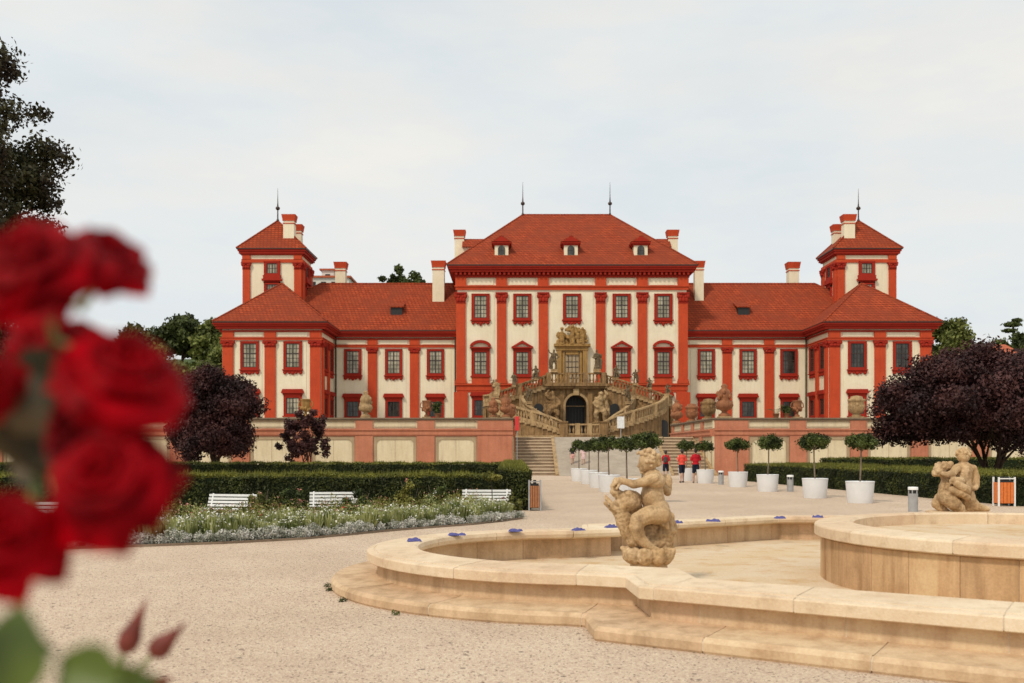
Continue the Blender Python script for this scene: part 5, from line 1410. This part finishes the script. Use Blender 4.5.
t = thing('standard_rose', (-.5, 24.7, .03), 'small standard rose with round crown on a thin stem in front of the right bench', 'tree')
m = MB(); m.tube([(-.5, 24.7, 0), (-.49, 24.7, .5), (-.5, 24.7, .95)], .014, .01); m.build('trunk', 'bark', t)
P_, d = crown_pts(crown_clumps((-.5, 24.7, 1.02), (.24, .22, .1), 12, .1, seed=9), 1100); V, F = leafquads(P_, d, .032); npmesh('crown', V, F, 'bedyellow', t)
t = thing('garden_stake', (-7.35, 21.0, 0), 'thin white T-shaped stake standing in the left of the flower bed', 'stake')
m = MB(); m.tube([(-7.35, 21.0, 0), (-7.35, 21.0, .98)], .016); m.build('post', 'white', t)
m = MB(); m.box(-7.43, -7.27, 20.97, 21.0, .74, .79); m.build('crossbar', 'white', t)
# weeds at the foot of the fountain
W_ = [(-2.28, 12.4), (-2.2, 12.05), (-1.9, 11.2), (-1.2, 10.3), (1.6, 8.35), (2.5, 7.75), (3.0, 7.45)]
for x, y in W_[:4]:
    P_, d = crown_pts([(x, y, .02, .06, .05, .035)], 60); P_[:, 2] = np.abs(P_[:, 2]) + .003; V, F = leafquads(P_, d + [0, 0, .5], .02, .6, .25)
    o = npmesh('weed_tuft', V, F, 'bay', loc=(x, y, 0)); tag(o, 'tiny green weed tuft growing at the foot of the fountain plinth', 'weed', 'weeds at the fountain foot')

# ------------------------------------------------------------------ trees
make_tree('purple_plum_tree', (-16.8, 57, 0), (-17.2, 57, 3.35), (3.0, 2.8, 3.35), 130, .82, 95000, .085, 'purple', 'large dark purple-leaved tree left of the palace behind the hedge', trunk_r=.22, seed=3, stems=3, lowest=.3)
make_tree('purple_plum_tree', (-12.2, 60, 0), (-12.4, 60, 2.3), (1.75, 1.4, 2.15), 80, .33, 8500, .09, 'purple', 'small sparse purple-leaved tree against the cream left garden wall', trunk_r=.1, seed=6, stems=4, lowest=.2)
make_tree('purple_plum_tree', (21.6, 45, 0), (21.5, 45, 3.65), (6.1, 4.2, 2.35), 220, .95, 180000, .08, 'purple', 'broad spreading dark purple-leaved tree on the right behind the hedge', trunk_r=.24, seed=12, stems=4, lowest=1.3, limbs=18, extra=[(18.6, 44.5, 5.3, 1.2, 1.1, .75), (19.8, 45, 5.7, 1.2, 1.1, .7), (17.6, 44.5, 4.5, 1.0, 1, .8), (18.4, 44.3, 4.6, 1.3, 1.1, .9), (20.8, 44.5, 5.6, 1.2, 1.1, .8), (19.3, 44, 4.9, 1.4, 1.1, .9), (17.0, 44.6, 3.9, .8, .8, .7)])
make_tree('broadleaf_tree', (-21.3, 38, 0), (-22.2, 38, 8.4), (5.3, 4.5, 9.6), 420, .9, 190000, .09, 'topleaf', 'tall dark broadleaf tree rising behind the red roses at the left edge', trunk_r=.4, seed=21, stems=1, limbs=18)
# hill behind
def hillz(x, y):
    s = max(0, min(1, (y - 160) / 70)); s = s * s * (3 - 2 * s)
    return s * (22 + 5 * math.sin(x * .013 + 1.0) + 2.5 * noise.noise(Vector((x * .02, y * .02, 0)))) + max(0, (y - 230)) * .015
n = 90; vs = []; xs = [-420 + 900 * i / n for i in range(n + 1)]; ys = [155 + 500 * (j / 40) ** 1.6 for j in range(41)]
m = MB(); m.add([(x, y, hillz(x, y) - .3) for y in ys for x in xs], [(j * (n + 1) + i, j * (n + 1) + i + 1, (j + 1) * (n + 1) + i + 1, (j + 1) * (n + 1) + i) for j in range(40) for i in range(n)], 0, True)
struct(m, 'hillside', 'hill')
def fartree(x, y, top, r, lb, leaf='green', seed=1, n=5000, size=.45, z0=None, flat=1.0):
    if r < 3.5: flat, n = .62, 5000
    z0 = hillz(x, y) if z0 is None else z0
    h = top - z0; rz = max(h * .42, r * .6) * flat
    make_tree('distant_tree', (x, y, z0), (x, y, top - rz * .68 - r * .15), (r * .8, r * .8, rz * .75), 26, r * .32, n, size, leaf, lb, group='trees on the hillside behind the palace', trunk_r=.35, seed=seed, limbs=5)
fartree(-66, 200, 29.5, 7, 'dark round-topped tree on the skyline left of the palace', 'darkgreen', 1, 7000)
fartree(-57.5, 196, 28.5, 6, 'lighter tree on the skyline just left of the left pavilion roof', 'green', 2, 7000)
fartree(-76, 204, 27.5, 7, 'wide dark tree on the skyline behind the roses', 'darkgreen', 3, 5000)
for i, (x, y, top, r) in enumerate([(-69, 172, 19.5, 6.5), (-60, 170, 20.5, 6), (-53, 176, 21, 6), (-64, 160, 14, 6), (-55, 160, 15, 6), (-74, 168, 17, 6), (-48, 165, 16, 6)]):
    fartree(x, y, top, r, 'bright green tree on the lower slope, number %d from the left roses' % (i + 1) if False else ['upper-left', 'upper-middle', 'upper-right', 'lower-left', 'lower-middle', 'leftmost lower', 'rightmost lower'][i] + ' bushy green tree on the slope left of the left pavilion', 'green', i + 30, 6000, .4)
for i, (x, y, top, r, lb) in enumerate([(-22.8, 180, 34.3, 2.8, 'small tree poking above the left wing roof, leftmost of three'), (-20.3, 180, 35.4, 3.0, 'small tree poking above the left wing roof, middle of three'), (-17.6, 180, 34.6, 3.2, 'small tree poking above the left wing roof beside the chimney')]):
    fartree(x, y, top, r, lb, 'darkgreen', i + 50, 2500, .3)
fartree(64.0, 147, 22.8, 5.2, 'green round tree just right of the right pavilion roof', 'green', 60, 8000, .3, z0=2.6)
fartree(61.8, 150, 20.0, 4.4, 'darker green tree directly beside the right pavilion wall', 'darkgreen', 61, 5000, .3, z0=2.6)
for i, (x, y, top, r, lf) in enumerate([(80, 178, 20.5, 4.5, 'darkgreen'), (85, 186, 21.8, 4.5, 'green'), (89.5, 189, 22.8, 4.5, 'darkgreen'), (94.5, 192, 24.0, 5, 'green'), (101, 196, 25.0, 6, 'darkgreen'), (70, 158, 18.0, 4, 'green')]):
    fartree(x, y, top, r, ['first', 'second', 'third', 'fourth', 'fifth', 'lowest'][i] + ' tree of the skyline right of the big purple tree, counted from the palace' if i < 5 else 'low tree on the skyline behind the dark roof', lf, i + 70, 5000, .35, z0=None)
t = thing('pine_tree', (100, 200, hillz(100, 200)), 'lone pine with flat umbrella top on the right skyline', 'tree')
m = MB(); zb = hillz(100, 200); m.tube([(100, 200, zb - 1), (100.3, 200, 25), (100.2, 200, 27.5)], .35, .15); m.build('trunk', 'bark', t)
P_, d = crown_pts([(100, 200, 26.8, 1.9, 1.9, .5), (101, 200, 27.6, 1.2, 1.2, .4), (99.4, 200, 25.6, 1.6, 1.5, .4)], 1500); V, F = leafquads(P_, d, .3); npmesh('crown', V, F, 'darkgreen', t)

# far buildings
def farhouse(x0, x1, y, z0, z1, zr, lb, wall='farwhite', roof='farroof', d=10, wins=3, flat=False):
    t = thing('distant_house', ((x0 + x1) / 2, y, z0), lb, 'house')
    m = MB(); m.box(x0, x1, y, y + d, z0, z1); m.build('wall', wall, t)
    m = MB()
    if flat: m.box(x0 - .4, x1 + .4, y - .4, y + d + .4, z1, zr)
    else: m.add([(x0 - .4, y - .4, z1), (x1 + .4, y - .4, z1), (x1 + .4, y + d + .4, z1), (x0 - .4, y + d + .4, z1), (x0 + 1, y + d / 2, zr), (x1 - 1, y + d / 2, zr)], [(0, 1, 5, 4), (1, 2, 5), (2, 3, 4, 5), (3, 0, 4), (3, 2, 1, 0)])
    m.build('roof', roof, t)
    for i in range(wins):
        x = x0 + (x1 - x0) * (i + .5) / wins; m = MB(); m.box(x - .5, x + .5, y - .06, y + .02, z1 - 2.2, z1 - .8); m.build('window', 'black', t)
    return t
farhouse(-41.8, -33.4, 205, 20, 37.0, 37.4, 'pale flat-roofed building seen above the left wing roof beside the tower', flat=True, wins=4)
t = farhouse(-39.4, -36.9, 207, 30, 38.9, 39.2, 'small white rooftop block above the pale building behind the left wing', flat=True, wins=1)
farhouse(75.5, 81.5, 170, 8, 18.6, 20.8, 'house with dark sloping roof behind the right purple tree', 'panelframe', 'fardark')
farhouse(85.8, 89.8, 176, 12, 18.4, 20.7, 'small house with bright orange roof on the right hillside', 'farwhite', 'farroof', d=8)

# ------------------------------------------------------------------ people
def person(x, y, z, h, rz, top, bottom, hair, label, skirt=False, long_hair=False, backpack=False, pose=0, arms='down'):
    t = thing('person', (0, 0, 0), label, 'person', None)
    k = h / 1.75
    def c(*q): return [tuple(v * k for v in r) for r in q]
    B = []
    B += [el(tuple(v * k for v in (0, 0, 1.63)), (.078 * k, .095 * k, .118 * k)), el((0, -.03 * k, 1.585 * k), (.055 * k, .06 * k, .06 * k)), el((0, -.098 * k, 1.61 * k), (.012 * k, .018 * k, .018 * k))]
    for s in (-1, 1): B.append(el((s * .08 * k, .01 * k, 1.62 * k), (.012 * k, .02 * k, .03 * k)))
    B += chain(*c((0, .01, 1.5, .052), (0, .01, 1.42, .06)))
    B += [el((0, 0, 1.3 * k), (.17 * k, .1 * k, .14 * k)), el((0, 0, 1.12 * k), (.14 * k, .095 * k, .15 * k)), el((0, 0, .96 * k), (.16 * k, .11 * k, .12 * k))]
    st = .05 * (1 if pose else 0)
    for s in (-1, 1):
        f = st * s
        B += chain(*c((s * .085, 0, .92, .085), (s * .09, -.01 + f, .7, .072), (s * .095, -.02 + f * 1.5, .5, .055), (s * .095, .01 + f * 2, .34, .052), (s * .1, .02 + f * 2.2, .09, .035)))
        B += chain(*c((s * .1, .03 + f * 2.2, .05, .036), (s * .11, -.12 + f * 2.2, .03, .028)))
        if arms == 'down' or s < 0:
            A = c((s * .18, .0, 1.38, .05), (s * .235, .02, 1.12, .04), (s * .245, -.04, .87, .028)); hd = (s * .25, -.055, .80)
        else:
            A = c((s * .18, .0, 1.38, .05), (s * .27, .04, 1.14, .04), (s * .17, -.14, 1.08, .028)); hd = (s * .12, -.2, 1.08)
        B += chain(*A)
        down = arms == 'down' or s < 0
        B.append(el(tuple(v * k for v in hd), (.018 * k, .035 * k, .048 * k) if down else (.045 * k, .03 * k, .02 * k)))
        for j in range(4):
            o_ = -.03 + .02 * j
            if down: B += chain(*c((hd[0], hd[1] + o_, hd[2] - .035, .0095), (hd[0] - s * .01, hd[1] + o_ * 1.1, hd[2] - .075 + abs(o_) * .3, .009), (hd[0] - s * .025, hd[1] + o_ * 1.1, hd[2] - .105 + abs(o_) * .4, .008)))
            else: B += chain(*c((hd[0] - .03 * s, hd[1] - .01, hd[2] + o_, .0095), (hd[0] - .085 * s, hd[1] - .02, hd[2] + o_ * 1.1, .009)))
        if down: B += chain(*c((hd[0], hd[1] - .03, hd[2] + .01, .012), (hd[0] - s * .005, hd[1] - .06, hd[2] - .03, .01)))
        else: B += chain(*c((hd[0], hd[1], hd[2] + .02, .012), (hd[0] - s * .03, hd[1], hd[2] + .055, .01)))
    sculpt('body', B, .011 * k, 'skin', t, smooth=2)
    C_ = [el((0, 0, 1.31 * k), (.195 * k, .118 * k, .14 * k)), el((0, 0, 1.12 * k), (.165 * k, .118 * k, .2 * k)), el((0, 0, .96 * k), (.175 * k, .125 * k, .1 * k))]
    for s in (-1, 1): C_ += chain(*c((s * .15, 0, 1.4, .065), (s * .205, .012, 1.27, .066), (s * .225, .02, 1.17, .064)))
    C_ += chain(*c((0, .01, 1.42, .075), (0, .01, 1.44, .07)))
    sculpt('shirt', C_, .016 * k, top, t, rough=.012, rfreq=9, smooth=2)
    D_ = [el((0, 0, .93 * k), (.17 * k, .125 * k, .1 * k))]
    if skirt: D_ += [el((0, 0, .8 * k), (.19 * k, .15 * k, .16 * k))] + chain(*c((-.07, 0, .8, .12), (-.08, 0, .62, .12))) + chain(*c((.07, 0, .8, .12), (.08, 0, .62, .12)))
    else:
        for s in (-1, 1): D_ += chain(*c((s * .085, 0, .88, .1), (s * .092, -.01 + st * s, .7, .095), (s * .096, -.015 + st * s * 1.5, .56, .09)))
    sculpt('shorts' if not skirt else 'skirt', D_, .016 * k, bottom, t, rough=.01, rfreq=9, smooth=2)
    H_ = [el((0, .018 * k, 1.665 * k), (.088 * k, .1 * k, .098 * k)), el((0, .05 * k, 1.60 * k), (.078 * k, .065 * k, .08 * k))]
    if long_hair: H_ += chain(*c((0, .06, 1.62, .08), (0, .09, 1.45, .085), (0, .11, 1.3, .06)))
    sculpt('hair', H_, .012 * k, hair, t, rough=.012, rfreq=20, smooth=1)
    m = MB()
    for s in (-1, 1):
        f = st * s * 2.2; m.ell((s * .107 * k, (-.045 + f) * k, .04 * k), (.052 * k, .15 * k, .045 * k))
    m.build('shoes', 'shoe', t)
    if backpack:
        sculpt('backpack', [el((0, .18 * k, 1.2 * k), (.13 * k, .09 * k, .2 * k)), el((0, .24 * k, 1.1 * k), (.1 * k, .05 * k, .1 * k))], .015, 'bag', t, smooth=2)
    t.location = (x, y, z); t.rotation_euler = (0, 0, rz)
    return t
x, y = gpt(682, 482.6); person(x, y, 0, 1.74, PI + .15, 'coral', 'navy', 'hair', 'man in coral t-shirt and dark shorts seen from behind, left of the standing pair', pose=1, arms='bent')
x, y = gpt(695.7, 482.8); person(x, y, 0, 1.78, PI - .1, 'redshirt', 'navy', 'hair', 'man in crimson t-shirt and dark shorts seen from behind, right of the standing pair', arms='down')
x, y = gpt(665.8, 479.5); person(x, y, 0, 1.68, PI - .3, 'redshirt', 'navy', 'hair', 'person in red top with dark backpack by the steps behind the putto', backpack=True, pose=1)
person(4.12, 68.1, .72, 1.32, PI + .2, 'navy', 'pink', 'hair', 'long-haired girl in dark top and pink skirt walking up the ramp', skirt=True, long_hair=True, pose=1)
person(4.85, 68.0, .69, 1.25, PI - .2, 'palepink', 'palepink', 'hair_brown', 'smaller girl in pale pink clothes on the ramp beside the other girl', skirt=True, pose=1)

# ------------------------------------------------------------------ foreground roses
bush = thing('rose_bush', (-.5, .82, 0), 'rose bush with big deep red blooms close to the camera on the left', 'rose bush')
def Wp(px, py, Y): return Vector(((px - 512) * Y / 1000, Y, 1.7 + (450 - py) * Y / 1000))
def bloom(px, py, Y, r, axis, seed):
    R = random.Random(seed); C = Wp(px, py, Y); r *= Y / 1000
    ax = Vector(axis).normalized(); q = ax.to_track_quat('Z', 'Y').to_matrix().to_4x4(); T_ = Matrix.Translation(C) @ q
    m = MB(T_); n = 7
    layers = [(3, .18, .66, 1.1, .05), (4, .34, .72, 1.1, .12), (4, .55, .70, 1.15, .3), (5, .80, .56, 1.1, .6), (5, 1.02, .34, 1.05, .95), (5, 1.12, .08, 1.05, 1.1)]
    for li, (cnt, rad, hh, wid, curl) in enumerate(layers):
        for k in range(cnt):
            ph = 2 * PI * k / cnt + li * .7 + R.uniform(-.18, .18); w = wid * (2.2 * PI / cnt) * .6; hz = hh * R.uniform(.88, 1.1); rd = rad * R.uniform(.92, 1.08)
            vs = []
            for a in range(n):
                t_ = a / (n - 1)
                for b in range(n):
                    s_ = b / (n - 1) * 2 - 1
                    prof = math.sin(min(1, t_ * 1.15 + .12) * PI * .5)
                    wd = w * (.35 + .65 * math.sin(PI * min(1, .15 + t_ * .7))) * (1 - .15 * t_ ** 4)
                    rr = rd * (.15 + .85 * t_ ** .8) * (1 + .10 * s_ * s_ * (1 if li > 2 else -.5))
                    z_ = -.45 + (hz + .45) * prof - curl * .22 * t_ ** 3 - .12 * (abs(s_) ** 3) * t_ + .035 * math.sin(5 * s_ + seed + k)
                    an = ph + s_ * wd
                    vs.append((r * rr * math.cos(an), r * rr * math.sin(an), r * z_))
            m.add(vs, [(a * n + b, a * n + b + 1, (a + 1) * n + b + 1, (a + 1) * n + b) for a in range(n - 1) for b in range(n - 1)], 0, True)
    m.ell((0, 0, -.02 * r), (.2 * r, .2 * r, .5 * r))
    o = m.build('bloom', 'rose', bush)
    c = MB(T_); c.lathe([(.02 * r, -.75 * r), (.16 * r, -.68 * r), (.22 * r, -.5 * r), (.1 * r, -.38 * r)], (0, 0, 0), 10)
    for k in range(5):
        a = k * 2 * PI / 5; c.add([(.14 * r * math.cos(a - .5), .14 * r * math.sin(a - .5), -.6 * r), (.14 * r * math.cos(a + .5), .14 * r * math.sin(a + .5), -.6 * r), (.75 * r * math.cos(a), .75 * r * math.sin(a), -.62 * r)], [(0, 1, 2)])
    c.build('sepals', 'roseleaf', o)
    m = MB(); b0 = T_ @ Vector((0, 0, -.65 * r)); base = Vector((-.5 + R.uniform(-.05, .05), .84, .2))
    m.tube([b0, b0 - ax * r * .5 + Vector((-.02, .03, 0)), Wp(px - 50, py + 30, Y + .08) if px > 60 else b0 - ax * r * .8 + Vector((0, .05, 0)), Wp(38, 440, .88), Wp(22, 600, .88), Wp(-10, 720, .88), base], [.0032, .0033, .0034, .0036, .004, .005, .006]); m.build('stem', 'rosestem', bush)
bloom(32, 276, .74, 64, (-.1, -.7, .75), 1)
bloom(103, 262, .80, 42, (.45, -.45, .8), 2)
bloom(121, 382, .74, 60, (.4, -.55, .7), 3)
bloom(112, 484, .72, 60, (-.1, -.75, .45), 4)
bloom(84, 428, .79, 44, (-.5, -.6, .5), 8)
bloom(-2, 542, .70, 59, (.3, -.7, .55), 5)
bloom(-8, 388, .80, 34, (.3, -.8, .4), 6)
bloom(44, 338, .88, 32, (.2, -.7, .5), 9)
bloom(68, 350, .86, 32, (.0, -.8, .4), 7)
def rleaf(p, d, up, L, w, parent=bush, seed=0):
    d = Vector(d).normalized(); up = Vector(up); side = d.cross(up).normalized(); up = side.cross(d); m = MB(); n = 9; vs = []
    for a in range(n):
        t_ = a / (n - 1); ww = w * math.sin(PI * t_ ** .8) ** .8 * (1 if a % 2 else .94) if 0 < a < n - 1 else 0.0005
        for b in (-1, -.5, 0, .5, 1): vs.append(tuple(p + d * L * t_ + side * ww * b + up * (abs(b) * ww * .35 - L * .18 * t_ * t_)))
    m.add(vs, [(a * 5 + b, a * 5 + b + 1, (a + 1) * 5 + b + 1, (a + 1) * 5 + b) for a in range(n - 1) for b in range(4)], 0, True)
    m.build('leaf', 'roseleaf' if p.z < 1.58 else 'roseleaf_dark', parent)
for i, (px, py, Y, d, L, w) in enumerate([(12, 700, .66, (.02, 0, 1), .062, .026), (120, 684, .66, (-1, .1, .35), .050, .020), (62, 664, .74, (.5, 0, -.4), .045, .018), (-15, 655, .7, (1, -.2, .1), .05, .02),
        (42, 440, .8, (-.2, 0, 1), .055, .024), (25, 350, .84, (.6, 0, -.9), .06, .024), (60, 430, .84, (-.4, 0, .8), .06, .022), (20, 430, .84, (.3, 0, .9), .05, .02), (45, 480, .84, (.1, 0, 1), .05, .02), (70, 455, .86, (-.5, .1, .9), .06, .022), (15, 400, .86, (.8, 0, .4), .05, .02), (30, 470, .82, (.3, 0, 1), .07, .03), (55, 420, .83, (-.6, 0, .5), .06, .028), (38, 372, .85, (.2, 0, -1), .07, .03), (70, 470, .86, (-.7, 0, .2), .06, .026), (15, 465, .86, (.2, 0, 1), .06, .03), (52, 395, .87, (.1, 0, 1), .05, .03), (88, 690, .7, (1, 0, .1), .05, .018)]):
    rleaf(Wp(px, py, Y), d, (.1, -1, .25), L, w, seed=i)
for px, py, qx, qy, Y, bx, by in ((147, 598, 124, 652, 1.4, 108, 700), (187, 622, 152, 655, 1.4, 112, 702), (172, 676, 150, 690, 1.35, 118, 715)):
    a, b, c_ = Wp(px, py, Y), Wp(qx, qy, Y), Wp(bx, by, Y); d = (b - a)
    m = MB(); m.tube([a, a + d * .25, a + d * .5, a + d * .72, a + d * .9, b], [.001, .0045, .010, .016, .0145, .007], seg=10)
    for k in (): s_ = Vector((d.z, 0, -d.x)).normalized() * k * .009; m.tube([a + d * .7 + s_, a + d * .3 + s_ * 1.3, a - d * .05 + s_ * 1.5], [.006, .004, .001], seg=5)
    o = m.build('bud', 'bud', bush)
    m = MB(); m.tube([b, b.lerp(c_, .5) + Vector((0, .0, 0)), c_, Vector((-.44, .84, .9)), Vector((-.5, .84, .15))], [.003, .003, .0035, .005, .006]); m.build('stem', 'rosestem', bush)
m = MB()
for k in range(4): m.tube([(-.5 + .03 * k, .84, 0), (-.52 + .05 * k, .85, .6), (-.54 + .06 * k, .84, 1.15)], .007, .005)
m.build('cane', 'rosestem', bush)

# ------------------------------------------------------------------ sky, sun, camera
w = bpy.data.worlds.new('World'); scene.world = w; w.use_nodes = True; nt = w.node_tree; nt.nodes.clear()
out = nt.nodes.new('ShaderNodeOutputWorld'); bg = nt.nodes.new('ShaderNodeBackground'); sky = nt.nodes.new('ShaderNodeTexSky')
sky.sky_type = 'NISHITA'; sky.sun_disc = False
SUN_EL, SUN_AZ = math.radians(48), math.radians(215)     # azimuth clockwise from +y
sky.sun_elevation = SUN_EL; sky.sun_rotation = SUN_AZ; sky.air_density = 1.0; sky.dust_density = 2.0
tc = nt.nodes.new('ShaderNodeTexCoord'); mp = nt.nodes.new('ShaderNodeMapping'); mp.inputs['Scale'].default_value = (1, 1, 3.2)
nt.links.new(tc.outputs['Generated'], mp.inputs[0])
f1 = noi(nt, mp.outputs[0], 1.7, 6, .6); cf = ramp(nt, f1, .25, .62)
mr = [n_ for n_ in nt.nodes if n_.type == 'MAP_RANGE'][0]; mr.inputs[3].default_value = .86; mr.inputs[4].default_value = 1.0
f2 = noi(nt, mp.outputs[0], 3.1, 5, .6); 
cl = mixc(nt, ramp(nt, f2, .35, .72), (7.55, 8.1, 8.4), (8.95, 8.7, 8.15))
final = mixc(nt, cf, sky.outputs[0], cl)
nt.links.new(final, bg.inputs[0]); bg.inputs[1].default_value = .1
nt.links.new(bg.outputs[0], out.inputs[0])
sun = bpy.data.lights.new('sun', 'SUN'); sun.energy = 2.1; sun.angle = math.radians(7); sun.color = (1, .89, .74)
so = bpy.data.objects.new('sun', sun); COL.objects.link(so)
dv = Vector((math.sin(SUN_AZ) * math.cos(SUN_EL), math.cos(SUN_AZ) * math.cos(SUN_EL), math.sin(SUN_EL)))
so.rotation_euler = dv.to_track_quat('Z', 'Y').to_euler(); so.location = (0, 0, 60)
cam = bpy.data.cameras.new('camera'); co = bpy.data.objects.new('camera', cam); COL.objects.link(co); scene.camera = co
co.location = (0, 0, 1.7); co.rotation_euler = (PI / 2, 0, 0)
cam.sensor_width = 36; cam.lens = 36 * 1000 / 1024; cam.shift_y = (450 - 341.5) / 1024; cam.clip_start = .05; cam.clip_end = 5000
cam.dof.use_dof = True; cam.dof.focus_distance = 22; cam.dof.aperture_fstop = 2.35
scene.view_settings.view_transform = 'Standard'; scene.view_settings.look = 'None'; scene.view_settings.exposure = 0
